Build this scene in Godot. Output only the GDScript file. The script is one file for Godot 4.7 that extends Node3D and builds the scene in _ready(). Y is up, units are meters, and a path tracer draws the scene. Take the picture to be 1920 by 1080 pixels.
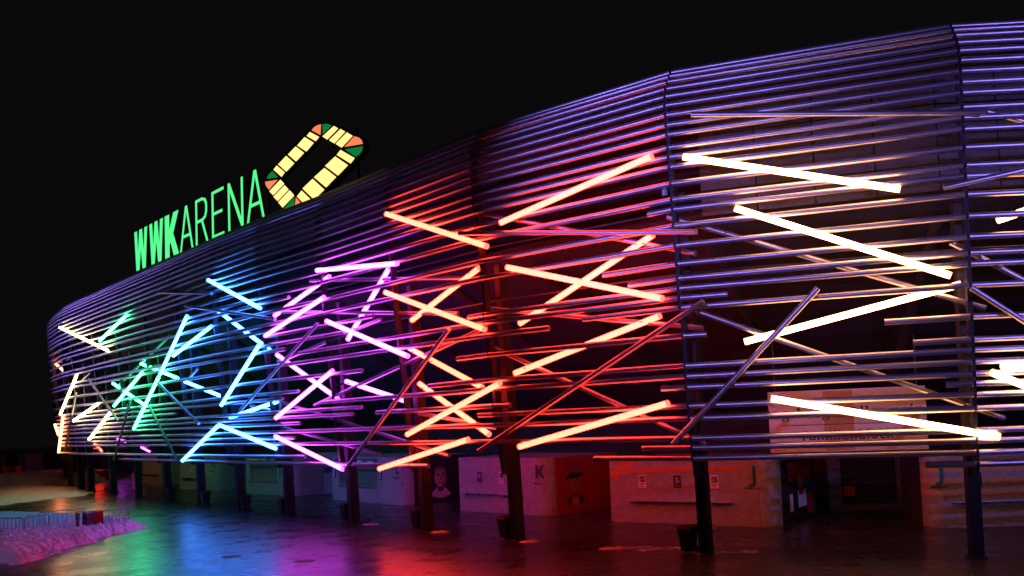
extends Node3D
# Stadium facade at night: horizontal aluminium pipes on a faceted, outward-bulging frame, with coloured light tubes.
# Plan of the facade (x, z) of each frame post, from right to left; profile = how far the facade leans out at each height.
const PLAN = [Vector2(33.584, -33.423), Vector2(24.589, -30.836), Vector2(15.236, -31.211), Vector2(6.481, -34.522), Vector2(-0.686, -40.542), Vector2(-5.142, -45.779), Vector2(-9.599, -51.016), Vector2(-14.284, -56.049), Vector2(-18.753, -61.276), Vector2(-23.088, -66.613), Vector2(-27.446, -71.933), Vector2(-31.801, -77.255), Vector2(-36.141, -82.588), Vector2(-40.498, -87.908), Vector2(-42.805, -90.906), Vector2(-46.586, -96.605), Vector2(-49.840, -102.622), Vector2(-51.338, -109.295), Vector2(-50.119, -116.026), Vector2(-46.375, -121.750)]
const PHI = [-0.28, 0.04, 0.362, 0.699, 0.866, 0.866, 0.821, 0.863, 0.889, 0.884, 0.885, 0.888, 0.885, 0.915, 0.985, 1.075, 1.35, 1.75, 2.15]
const PROFILE_H = [-1.2, 3.219, 3.592, 3.957, 4.344, 5.032, 5.494, 6.179, 6.564, 6.923, 9.063, 9.77, 10.133, 10.678, 11.325, 12.032, 12.651, 12.994, 13.578, 14.179, 14.545, 14.895, 15.368, 15.713, 16.07, 16.431, 16.78, 17.101, 17.419, 17.683, 17.894]
const PROFILE_D = [-1.079, -0.024, 0.03, 0.054, 0.075, 0.158, 0.204, 0.274, 0.314, 0.328, 0.535, 0.598, 0.645, 0.678, 0.734, 0.799, 0.794, 0.852, 0.891, 0.933, 0.963, 0.993, 1.021, 1.047, 1.087, 1.08, 1.026, 0.911, 0.728, 0.519, 0.317]
# rows of facade pipes: height, then from-to pairs along the facade counted in posts
const RINGS = [
	[17.894, [0.000, 19.000]],
	[17.683, [0.000, 19.000]],
	[17.419, [0.000, 19.000]],
	[17.101, [0.000, 19.000]],
	[16.780, [0.000, 19.000]],
	[16.431, [0.000, 19.000]],
	[16.070, [0.000, 19.000]],
	[15.713, [0.000, 19.000]],
	[15.368, [0.000, 19.000]],
	[14.895, [0.000, 19.000]],
	[14.545, [0.000, 19.000]],
	[14.179, [0.000, 19.000]],
	[13.578, [0.000, 19.000]],
	[12.994, [0.000, 19.000]],
	[12.648, [0.000, 3.111, 6.500, 19.000]],
	[12.036, [0.000, 19.000]],
	[11.328, [0.000, 19.000]],
	[10.980, [6.620, 19.000]],
	[10.656, [0.000, 3.340, 5.270, 6.900]],
	[10.128, [0.000, 3.222, 5.690, 19.000]],
	[9.768, [0.000, 4.160, 6.630, 19.000]],
	[9.420, [2.820, 6.410]],
	[9.072, [0.000, 3.460]],
	[8.880, [3.640, 19.000]],
	[8.040, [0.000, 2.280, 2.910, 4.320, 5.500, 19.000]],
	[7.296, [0.000, 2.190, 6.490, 19.000]],
	[6.948, [0.000, 4.670, 6.760, 19.000]],
	[6.564, [0.000, 6.140, 9.200, 19.000]],
	[6.168, [0.000, 3.112, 5.560, 19.000]],
	[5.844, [0.000, 2.090, 3.900, 5.360, 5.700, 19.000]],
	[5.484, [0.000, 4.160, 6.500, 19.000]],
	[5.028, [0.000, 19.000]],
	[4.656, [6.630, 19.000]],
	[4.308, [0.000, 19.000]],
	[3.960, [0.000, 3.226]],
	[3.576, [0.000, 3.468, 6.490, 19.000]],
	[3.192, [0.000, 2.170, 4.780, 11.300]]]
const LIGHTS = [
	["warm", 2.939, 14.427, 2.208, 12.395, 0.24, "white-orange light tube high on the facade, sloping down rightward"],
	["warm", 2.766, 12.394, 2.064, 9.399, 0.24, "long white-orange light tube sloping down rightward, second from the top"],
	["warm", 2.778, 7.705, 2.020, 9.158, -0.31, "white-orange light tube rising rightward, crossed by a slanting grey tube"],
	["warm", 2.685, 5.632, 1.927, 4.071, 0.24, "white-orange light tube in front of the newspaper banner"],
	["warm", 1.886, 11.205, 1.667, 11.827, -0.31, "short visible tip of a white-orange light tube at upper right edge"],
	["warm", 1.948, 6.185, 1.663, 4.952, 0.24, "white-orange light tube sloping down at the right edge, lower of two"],
	["warm", 1.913, 6.380, 1.589, 6.206, 0.24, "level white-orange light tube end at the right edge"],
	["red", 3.837, 13.430, 3.061, 14.668, 0.24, "topmost red light tube, rising rightward"],
	["red", 4.931, 15.319, 3.927, 12.578, 0.24, "uppermost red light tube sloping down rightward, furthest left at that height"],
	["red", 3.830, 9.240, 3.108, 11.927, -0.31, "long red light tube rising rightward behind the pipes, crossed by another"],
	["red", 3.822, 11.558, 3.063, 9.439, 0.24, "long red light tube sloping down rightward, crossing a rising one"],
	["red", 4.852, 10.144, 4.055, 11.868, -0.31, "short red light tube rising rightward behind pipes, left of the dark opening"],
	["red", 5.030, 11.626, 3.983, 9.100, 0.24, "red light tube sloping down rightward, middle left of the red group"],
	["red", 3.888, 7.185, 3.107, 8.898, -0.31, "red light tube rising rightward below the crossed pair"],
	["red", 3.855, 4.080, 3.078, 5.616, 0.24, "lowest long red light tube, rising rightward above letter K"],
	["red", 4.916, 8.850, 4.145, 6.676, -0.31, "red light tube sloping down rightward beside a slanting unlit pipe"],
	["red", 4.847, 7.123, 4.128, 4.608, -0.31, "lower red light tube sloping down rightward, crossed by a rising red one"],
	["red", 4.948, 4.698, 3.925, 6.794, 0.24, "red light tube rising rightward across a falling red one"],
	["red", 5.366, 3.010, 4.257, 4.428, 0.24, "lowest red light tube at left, rising rightward above the shuttered kiosk"],
	["magenta", 5.972, 13.631, 4.851, 12.844, 0.24, "nearly level magenta light tube at the top of the magenta group"],
	["magenta", 5.736, 9.764, 5.072, 12.908, -0.31, "steep magenta light tube hanging from the level one"],
	["magenta", 6.831, 11.840, 5.920, 13.305, -0.31, "upper magenta light tube rising rightward partly behind pipes"],
	["magenta", 6.883, 10.663, 5.889, 12.121, 0.24, "magenta light tube rising rightward, just below a parallel one"],
	["magenta", 5.892, 10.841, 4.831, 8.410, 0.24, "magenta light tube sloping down rightward in the middle of the group"],
	["magenta", 6.862, 9.566, 5.974, 6.700, -0.31, "magenta light tube sloping down rightward behind pipes, crossed by a rising one"],
	["magenta", 6.847, 5.835, 5.874, 8.185, 0.24, "magenta light tube rising rightward across a falling one"],
	["magenta", 5.826, 7.598, 5.031, 6.329, -0.31, "short magenta light tube sloping gently down, lower right of the group"],
	["magenta", 6.893, 4.778, 5.894, 2.924, 0.24, "lowest magenta light tube, ending at the facade bottom"],
	["blue", 7.939, 14.958, 6.925, 12.325, 0.24, "topmost blue light tube, sloping down rightward"],
	["blue", 7.958, 12.995, 6.963, 9.873, -0.31, "blue light tube broken up by the pipes in front, upper blue group"],
	["blue", 7.914, 6.848, 6.987, 10.253, 0.24, "steep blue light tube rising rightward, right side of the blue group"],
	["blue", 7.922, 6.045, 6.938, 6.818, -0.31, "short blue light tube rising gently, beside the magenta group"],
	["blue", 9.094, 3.193, 8.021, 5.592, 0.24, "lowest blue light tube, rising rightward to a peak"],
	["blue", 7.996, 5.589, 6.906, 4.057, 0.24, "blue light tube sloping down from the peak with another"],
	["blue", 9.025, 10.630, 7.954, 11.964, 0.24, "blue light tube rising rightward next to the long steep one"],
	["blue", 9.475, 9.497, 8.542, 13.099, 0.24, "steep blue light tube, upper half of the long steep line"],
	["blue", 9.076, 8.912, 8.022, 7.388, -0.31, "blue light tube broken up by pipes, middle of the blue group"],
	["green", 10.529, 5.629, 9.515, 9.357, 0.24, "steep green light tube, lower half of the long steep line"],
	["green", 11.507, 13.202, 10.382, 14.569, 0.24, "topmost green light tube, rising rightward"],
	["green", 10.282, 10.672, 9.191, 9.110, -0.31, "green light tube broken up by pipes, sloping down to the steep line"],
	["green", 11.401, 9.540, 10.306, 7.423, -0.31, "green light tube sloping down behind a rising green one"],
	["green", 11.181, 7.603, 10.027, 9.892, 0.24, "green light tube rising rightward across a falling green one"],
	["pale", 13.607, 15.597, 11.213, 12.223, 0.24, "pale yellow light tube sloping down rightward, topmost at far left"],
	["pale", 14.365, 7.415, 12.654, 10.784, 0.24, "steep pale yellow light tube at the far corner"],
	["pale", 13.079, 6.657, 11.831, 7.945, 0.24, "short pale yellow light tube rising gently at far left"],
	["pale", 12.403, 4.880, 11.358, 7.109, 0.24, "lowest pale yellow light tube, rising rightward"],
	["amber", 14.908, 3.650, 14.137, 7.219, 0.24, "upright amber light tube at the far left corner"],
	["amber", 14.971, 6.484, 14.727, 5.380, 0.24, "small amber light tube slanting at the outermost left edge"],
	["amber", 14.943, 12.701, 13.996, 11.364, -0.31, "small amber light tube high on the far left corner"]]
const DIAGONALS = [
	[3.063, 4.112, 2.495, 9.322, 0.46], [4.120, 3.921, 2.898, 9.177, 0.46], [5.805, 2.947, 4.299, 9.333, 0.43], [7.464, 6.411, 5.986, 10.758, 0.41], [2.955, 8.945, 1.887, 4.646, -0.36], [3.043, 12.517, 1.939, 8.330, -0.36], [2.047, 10.586, 1.658, 8.413, -0.36], [2.005, 8.935, 1.665, 6.625, 0.36], [2.075, 12.260, 1.608, 13.021, 0.36], [2.895, 15.845, 1.933, 14.569, 0.36], [1.906, 14.811, 1.638, 13.965, -0.34], [4.116, 13.368, 2.906, 11.672, 0.36], [3.983, 14.126, 2.939, 11.036, -0.36], [4.048, 10.100, 2.933, 8.307, -0.36], [4.036, 8.446, 2.955, 4.040, -0.36], [6.878, 6.770, 4.594, 3.678, -0.36], [6.879, 5.257, 5.450, 3.705, -0.36], [4.894, 5.700, 4.026, 4.876, -0.36], [6.345, 6.446, 4.109, 9.213, -0.36], [6.861, 9.125, 5.240, 10.506, -0.36], [6.792, 12.033, 4.328, 10.080, -0.36], [6.225, 13.361, 4.175, 11.569, -0.36], [8.517, 13.728, 6.652, 11.495, 0.36], [9.258, 15.305, 7.844, 13.984, 0.36], [9.509, 8.885, 8.470, 5.764, 0.36], [9.869, 7.249, 9.176, 3.117, 0.36], [12.050, 10.124, 11.011, 6.316, 0.36], [12.700, 9.144, 14.125, 3.958, 0.36], [10.476, 7.982, 11.363, 3.131, 0.36], [9.293, 12.292, 11.176, 9.368, -0.36], [8.627, 9.584, 8.952, 8.901, -0.42], [12.810, 10.207, 12.334, 10.794, -0.36], [7.476, 6.729, 7.004, 6.230, -0.36]]
const FAR_LIGHTS = [
	["red", Vector3(-50.79, 4.63, -112.93), Vector3(-50.33, 3.27, -114.77), "far red light tube glimpsed low through the left columns"],
	["magenta", Vector3(-49.93, 4.97, -116.60), Vector3(-48.80, 4.24, -118.17), "far magenta light tube glimpsed low through the pipes, left one"],
	["magenta", Vector3(-48.13, 3.99, -119.16), Vector3(-46.84, 2.87, -120.84), "far magenta light tube glimpsed low through the pipes, right one"]]

var rng := RandomNumberGenerator.new()
var taken := {}
var unit_pipe: ArrayMesh
var unit_pipe_fine: ArrayMesh
var unit_box: BoxMesh
var M := {}
var stadium: Node3D

# radiance of the light tubes, linear
const GLOW = {
	"warm": Vector3(17.0, 6.2, 2.3), "red": Vector3(27.0, 0.86, 0.46), "magenta": Vector3(11.0, 0.95, 15.0), "blue": Vector3(0.8, 4.5, 21.0),
	"green": Vector3(0.8, 14.0, 5.2), "pale": Vector3(11.0, 8.3, 3.8), "amber": Vector3(15.0, 3.4, 1.1)}

# ---------------------------------------------------------------- helpers
func lin(v: Vector3) -> Color:
	return Color(v.x, v.y, v.z).linear_to_srgb()

func numbered(called: String) -> String:
	taken[called] = taken.get(called, -1) + 1
	return called if taken[called] == 0 else "%s_%03d" % [called, taken[called]]

func tag(o: Node, label: String, category := "", group := "", kind := "") -> void:
	if label: o.set_meta("label", label)
	if category: o.set_meta("category", category)
	if group: o.set_meta("group", group)
	if kind: o.set_meta("kind", kind)

func thing(called: String, label: String, category: String, at := Vector3.ZERO, basis_ := Basis.IDENTITY, group := "") -> Node3D:
	var o := Node3D.new()
	o.name = numbered(called)
	add_child(o)
	o.transform = Transform3D(basis_, at)
	tag(o, label, category, group)
	return o

func obj(called: String, mesh: Mesh, m: Material, parent: Node = null, x := Transform3D.IDENTITY) -> MeshInstance3D:
	var o := MeshInstance3D.new()
	o.mesh = mesh
	o.material_override = m
	o.transform = x
	if parent == null:
		o.name = numbered(called)
		add_child(o)
	else:
		o.name = called
		parent.add_child(o, true)
	return o

func paint(c: Vector3, rough := 0.7, metal := 0.0, spec := 0.5) -> StandardMaterial3D:
	var m := StandardMaterial3D.new()
	m.albedo_color = lin(c)
	m.roughness = rough
	m.metallic = metal
	m.metallic_specular = spec
	return m

func noise_tex(freq: float, octaves: int, seed_: int, lo: Vector3, hi: Vector3, size := 512, a := 0.0, b := 1.0, data := false) -> NoiseTexture2D:
	var n := FastNoiseLite.new()
	n.seed = seed_
	n.frequency = freq
	n.fractal_octaves = octaves
	var t := NoiseTexture2D.new()
	t.width = size
	t.height = size
	t.seamless = true
	t.noise = n
	var g := Gradient.new()
	g.offsets = PackedFloat32Array([a, b])
	g.colors = PackedColorArray([Color(lo.x, lo.y, lo.z), Color(hi.x, hi.y, hi.z)] if data else [lin(lo), lin(hi)])
	t.color_ramp = g
	return t

func bump_tex(freq: float, octaves: int, seed_: int, size := 512) -> NoiseTexture2D:
	var n := FastNoiseLite.new()
	n.seed = seed_
	n.frequency = freq
	n.fractal_octaves = octaves
	var t := NoiseTexture2D.new()
	t.width = size
	t.height = size
	t.seamless = true
	t.noise = n
	return t

func grainy(c: Vector3, spread: float, scale_: float, rough := 0.8, metal := 0.0, seed_ := 1, freq := 0.02, relief := 0.0) -> StandardMaterial3D:
	var m := paint(Vector3.ONE, rough, metal)
	m.albedo_texture = noise_tex(freq, 5, seed_, c * (1.0 - spread), c * (1.0 + spread), 512, 0.25, 0.75)
	m.uv1_triplanar = true
	m.uv1_world_triplanar = true
	m.uv1_scale = Vector3.ONE * scale_
	if relief > 0.0:
		m.heightmap_enabled = true
		m.heightmap_texture = bump_tex(freq * 2.0, 5, seed_ + 9)
		m.heightmap_scale = relief
	return m

func glow(c: Vector3, share := 1.0) -> StandardMaterial3D:
	var k := maxf(c.x, maxf(c.y, c.z))
	var m := paint(Vector3(0.5, 0.5, 0.5), 0.4)
	m.emission_enabled = true
	m.emission = lin(c / k)
	m.emission_energy_multiplier = k * share
	return m

func pipe_mesh(sides: int) -> ArrayMesh:                       # radius 1, from y = 0 to 1, ends closed
	var st := SurfaceTool.new()
	st.begin(Mesh.PRIMITIVE_TRIANGLES)
	for i in sides:
		var a := TAU * i / sides
		var b := TAU * (i + 1) / sides
		var na := Vector3(cos(a), 0, sin(a))
		var nb := Vector3(cos(b), 0, sin(b))
		for v in [[na, 0.0, na], [nb, 1.0, nb], [na, 1.0, na], [na, 0.0, na], [nb, 0.0, nb], [nb, 1.0, nb]]:
			st.set_normal(v[2]); st.add_vertex(v[0] + Vector3.UP * v[1])
		for v in [Vector3.ZERO, nb, na]:
			st.set_normal(Vector3.DOWN); st.add_vertex(v)
		for v in [Vector3.UP, na + Vector3.UP, nb + Vector3.UP]:
			st.set_normal(Vector3.UP); st.add_vertex(v)
	return st.commit()

func along(a: Vector3, b: Vector3, r: float) -> Transform3D:   # places the unit pipe from a to b
	var y := b - a
	var side := Vector3.UP if absf(y.normalized().y) < 0.9 else Vector3.RIGHT
	var x := y.cross(side).normalized()
	return Transform3D(Basis(x * r, y, x.cross(y).normalized() * r), a)

func pipe(called: String, a: Vector3, b: Vector3, r: float, m: Material, parent: Node, fine := true) -> MeshInstance3D:
	return obj(called, unit_pipe_fine if fine else unit_pipe, m, parent, along(a, b, r))

func box(called: String, size: Vector3, at: Vector3, m: Material, parent: Node, turn := Basis.IDENTITY) -> MeshInstance3D:
	return obj(called, unit_box, m, parent, Transform3D(turn.scaled_local(size), at))

func rbox(size: Vector3, ch := 0.02) -> ArrayMesh:             # box with chamfered edges, centred
	var st := SurfaceTool.new()
	st.begin(Mesh.PRIMITIVE_TRIANGLES)
	var h := size / 2.0
	var c := minf(ch, minf(h.x, minf(h.y, h.z)) * 0.45)
	var ring := func(y: float, d: float) -> Array:
		var x := h.x - d
		var z := h.z - d
		return [Vector3(x - c, y, z), Vector3(-x + c, y, z), Vector3(-x, y, z - c), Vector3(-x, y, -z + c), Vector3(-x + c, y, -z), Vector3(x - c, y, -z), Vector3(x, y, -z + c), Vector3(x, y, z - c)]
	var rings := [ring.call(-h.y, c), ring.call(-h.y + c, 0.0), ring.call(h.y - c, 0.0), ring.call(h.y, c)]
	for k in 3:
		for i in 8:
			var j := (i + 1) % 8
			quad(st, rings[k][i], rings[k][j], rings[k + 1][j], rings[k + 1][i])
	for i in range(1, 7):
		tri(st, rings[3][0], rings[3][i], rings[3][i + 1])
		tri(st, rings[0][0], rings[0][i + 1], rings[0][i])
	st.generate_normals()
	return st.commit()

func tri(st: SurfaceTool, a: Vector3, b: Vector3, c: Vector3) -> void:
	st.set_smooth_group(-1); st.add_vertex(a)
	st.set_smooth_group(-1); st.add_vertex(b)
	st.set_smooth_group(-1); st.add_vertex(c)

func quad(st: SurfaceTool, a: Vector3, b: Vector3, c: Vector3, d: Vector3) -> void:
	tri(st, a, b, c)
	tri(st, a, c, d)

func slab(a: Vector3, b: Vector3, c: Vector3, d: Vector3, thick: Vector3) -> ArrayMesh:   # a quad given thickness
	var st := SurfaceTool.new()
	st.begin(Mesh.PRIMITIVE_TRIANGLES)
	quad(st, a, d, c, b)
	quad(st, a + thick, b + thick, c + thick, d + thick)
	var p := [a, b, c, d]
	for i in 4:
		var j := (i + 1) % 4
		quad(st, p[i], p[j], p[j] + thick, p[i] + thick)
	st.generate_normals()
	return st.commit()

func prism(poly: Array, depth: float, origin := Vector3.ZERO, ux := Vector3.RIGHT, uy := Vector3.UP) -> ArrayMesh:
	var p := PackedVector2Array(poly)
	if Geometry2D.is_polygon_clockwise(p): p.reverse()
	var n := ux.cross(uy).normalized()
	var st := SurfaceTool.new()
	st.begin(Mesh.PRIMITIVE_TRIANGLES)
	var at := func(q: Vector2, front: bool) -> Vector3: return origin + ux * q.x + uy * q.y + (Vector3.ZERO if front else -n * depth)
	var t := Geometry2D.triangulate_polygon(p)
	for i in range(0, t.size(), 3):
		var a := p[t[i]]; var b := p[t[i + 1]]; var c := p[t[i + 2]]
		if (b - a).cross(c - a) < 0.0:
			var s := b; b = c; c = s
		tri(st, at.call(a, true), at.call(c, true), at.call(b, true))
		tri(st, at.call(a, false), at.call(b, false), at.call(c, false))
	for i in p.size():
		var j := (i + 1) % p.size()
		quad(st, at.call(p[i], true), at.call(p[j], true), at.call(p[j], false), at.call(p[i], false))
	st.generate_normals()
	return st.commit()

func sheet(w: float, h: float) -> ArrayMesh:                   # a printed sheet, lower left corner at the origin, facing +z
	var st := SurfaceTool.new()
	st.begin(Mesh.PRIMITIVE_TRIANGLES)
	for v in [[0, 0], [0, 1], [1, 1], [0, 0], [1, 1], [1, 0]]:
		st.set_normal(Vector3.BACK); st.set_uv(Vector2(v[0], 1 - v[1])); st.add_vertex(Vector3(v[0] * w, v[1] * h, 0))
	return st.commit()

func print_mat(im: Image, rough := 0.6) -> StandardMaterial3D:
	var m := paint(Vector3.ONE, rough)
	m.albedo_texture = ImageTexture.create_from_image(im)
	m.texture_repeat = false
	return m

func words(text: String, height: float, bold := true, serif := false, depth := 0.01) -> TextMesh:
	var t := TextMesh.new()
	var f := SystemFont.new()
	f.font_names = PackedStringArray(["Droid Serif" if serif else "Droid Sans"])
	f.font_weight = 700 if bold else 400
	t.font = f
	t.text = text
	t.font_size = 64
	t.pixel_size = height / 64.0 * 1.4
	t.depth = depth
	t.curve_step = 2.0
	return t

# ---------------------------------------------------------------- the facade's geometry
func lean(h: float) -> float:
	for i in range(1, PROFILE_H.size()):
		if h <= PROFILE_H[i]:
			var t: float = clampf((h - PROFILE_H[i - 1]) / (PROFILE_H[i] - PROFILE_H[i - 1]), 0.0, 1.0)
			return lerpf(PROFILE_D[i - 1], PROFILE_D[i], t)
	return PROFILE_D[-1]

func corner(k: int, h: float, e := 0.0) -> Vector3:            # frame post k at height h, e metres outside the pipes' surface
	var p0: float = PHI[k - 1] if k > 0 else PHI[0] - 0.3
	var p1: float = PHI[k] if k < PHI.size() else PHI[-1] + 0.3
	var th := (p0 + p1) / 2.0
	var d := (lean(h) + e) / cos((p1 - p0) / 2.0)
	return Vector3(PLAN[k].x - sin(th) * d, h, PLAN[k].y + cos(th) * d)

func on(q: float, h: float, e := 0.0) -> Vector3:
	var k := clampi(int(floor(q)), 0, PLAN.size() - 2)
	return corner(k, h, e).lerp(corner(k + 1, h, e), q - k)

func outward(q: float) -> Vector3:
	var k := clampi(int(floor(q)), 0, PLAN.size() - 2)
	return Vector3(-sin(PHI[k]), 0, cos(PHI[k]))

# ---------------------------------------------------------------- scene
func _ready() -> void:
	rng.seed = 11
	var cam := Camera3D.new()
	cam.name = "camera"
	cam.projection = Camera3D.PROJECTION_FRUSTUM
	cam.near = 0.1
	cam.far = 900.0
	cam.size = 0.1 * 1080.0 / 1761.50
	cam.frustum_offset = Vector2(0, 0.1 * (671.32 - 540.0) / 1761.50)
	cam.transform = Transform3D(Basis(Vector3.RIGHT, deg_to_rad(3.7564)) * Basis(Vector3.BACK, deg_to_rad(-2.1472)), Vector3(0, 5.2238, 0))
	add_child(cam)
	cam.current = true
	var env := Environment.new()
	env.background_mode = Environment.BG_SKY
	var sky := ProceduralSkyMaterial.new()
	var night := lin(Vector3(0.0032, 0.0028, 0.0031))
	sky.sky_top_color = night
	sky.sky_horizon_color = night
	sky.ground_bottom_color = night
	sky.ground_horizon_color = night
	var s := Sky.new()
	s.sky_material = sky
	env.sky = s
	env.tonemap_mode = Environment.TONE_MAPPER_LINEAR
	env.tonemap_exposure = 1.0
	env.sdfgi_enabled = true
	env.ssao_enabled = true
	env.ssil_enabled = true
	var we := WorldEnvironment.new()
	we.environment = env
	add_child(we)

	unit_pipe = pipe_mesh(12)
	unit_pipe_fine = pipe_mesh(24)
	unit_box = BoxMesh.new()
	materials()
	lamp_masts()
	ground()
	build_stadium()
	light_tubes()
	blocks()
	roof_sign()
	emblem()
	small_things()
	snow()
	background()

func materials() -> void:
	var alu := paint(Vector3.ONE, 0.4, 0.92)
	alu.albedo_texture = noise_tex(0.004, 3, 3, Vector3(0.56, 0.56, 0.58), Vector3(0.64, 0.64, 0.66), 256, 0.2, 0.8)
	alu.uv1_triplanar = true
	alu.uv1_world_triplanar = true
	alu.uv1_scale = Vector3.ONE * 0.25
	M.alu = alu
	M.steel = grainy(Vector3(0.035, 0.036, 0.04), 0.3, 0.4, 0.5, 0.2, 5)
	M.column = grainy(Vector3(0.02, 0.02, 0.024), 0.3, 0.4, 0.6, 0.0, 6)
	M.cladding = grainy(Vector3(0.06, 0.06, 0.065), 0.2, 0.3, 0.6, 0.0, 7)
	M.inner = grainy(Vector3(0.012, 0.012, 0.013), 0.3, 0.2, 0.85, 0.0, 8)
	M.concrete = grainy(Vector3(0.25, 0.243, 0.237), 0.16, 0.45, 0.85, 0.0, 10, 0.012, 0.4)
	M.red_wall = grainy(Vector3(0.3, 0.012, 0.014), 0.15, 0.4, 0.7, 0.0, 12)
	M.dark_wall = grainy(Vector3(0.02, 0.02, 0.025), 0.2, 0.4, 0.7, 0.0, 13)
	M.stripe = grainy(Vector3(0.4, 0.15, 0.05), 0.12, 0.5, 0.75, 0.0, 14)
	M.ochre = grainy(Vector3(0.42, 0.25, 0.11), 0.1, 0.5, 0.75, 0.0, 16)
	M.bin = paint(Vector3(0.03, 0.032, 0.034), 0.45)
	M.snow = grainy(Vector3(0.74, 0.75, 0.78), 0.12, 0.8, 0.85, 0.0, 15, 0.03, 3.0)
	M.fence = paint(Vector3(0.16, 0.16, 0.18), 0.4, 0.7)
	M.green_print = paint(Vector3(0.0, 0.12, 0.075), 0.6)
	M.dark_print = paint(Vector3(0.025, 0.03, 0.04), 0.6)
	M.red_print = paint(Vector3(0.5, 0.03, 0.02), 0.6)
	M.white_print = paint(Vector3(0.7, 0.7, 0.7), 0.6)
	M.green_panel = paint(Vector3(0.01, 0.11, 0.05), 0.5)
	M.shutter = paint(Vector3(0.1, 0.105, 0.11), 0.5, 0.3)
	M.metal = paint(Vector3(0.5, 0.5, 0.52), 0.35, 0.8)
	for k in GLOW:
		M["glow_" + k] = glow(GLOW[k])
		M["cap_" + k] = glow(GLOW[k], 0.4)

# street lamps of the forecourt behind and beside the viewer: their violet-white light lies on the pipes and on the snow
func lamp_mast(at: Vector3, aim: Vector3, power: float, tint: Vector3, cone: float, label: String) -> void:
	var t := thing("lamp_mast", label, "street lamp", Vector3(at.x, 0, at.z), Basis.IDENTITY, "lamp masts on the forecourt")
	pipe("pole", Vector3.ZERO, Vector3(0, at.y - 0.1, 0), 0.09, M.column, t)
	pipe("foot", Vector3.ZERO, Vector3(0, 0.35, 0), 0.16, M.column, t)
	var look := Basis.looking_at(aim - at, Vector3.UP)
	var head := obj("lamp_head", rbox(Vector3(1.0, 0.5, 0.2), 0.03), M.column, t, Transform3D(look, Vector3(0, at.y, 0)))
	box("lamp_panel", Vector3(0.86, 0.38, 0.01), Vector3(0, 0, -0.105), glow(tint * 3.0), head)
	var l := SpotLight3D.new()
	l.name = "lamp_light"
	l.spot_angle = cone
	l.spot_angle_attenuation = 0.9
	l.spot_range = 150.0
	l.light_size = 0.3
	l.light_color = lin(tint)
	l.light_energy = power
	l.shadow_enabled = true
	head.add_child(l)
	l.position = Vector3(0, 0, -0.15)

func lamp_masts() -> void:
	var violet := Vector3(0.3, 0.2, 1.0)
	lamp_mast(Vector3(26, 11, -7), Vector3(22, 11, -33), 340.0, violet, 32.0, "lamp mast right of the viewer, aimed at the facade")
	lamp_mast(Vector3(-9, 11, -3), Vector3(9, 13, -36), 420.0, violet, 18.0, "lamp mast just left of the viewer, aimed at the facade")
	lamp_mast(Vector3(-31, 11, -22), Vector3(6.0, 15, -36), 520.0, violet, 10.0, "lamp mast on the forecourt at left, aimed at the red part of the facade")
	lamp_mast(Vector3(-68, 11, -101), Vector3(-34, 15, -80), 150.0, violet, 28.0, "lamp mast far at left, aimed at the far end of the facade")
	lamp_mast(Vector3(-38, 10, -22), Vector3(-22, 0, -46), 110.0, Vector3(0.75, 0.32, 1.0), 26.0, "lamp mast near the barriers at left, lighting the snow")

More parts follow.
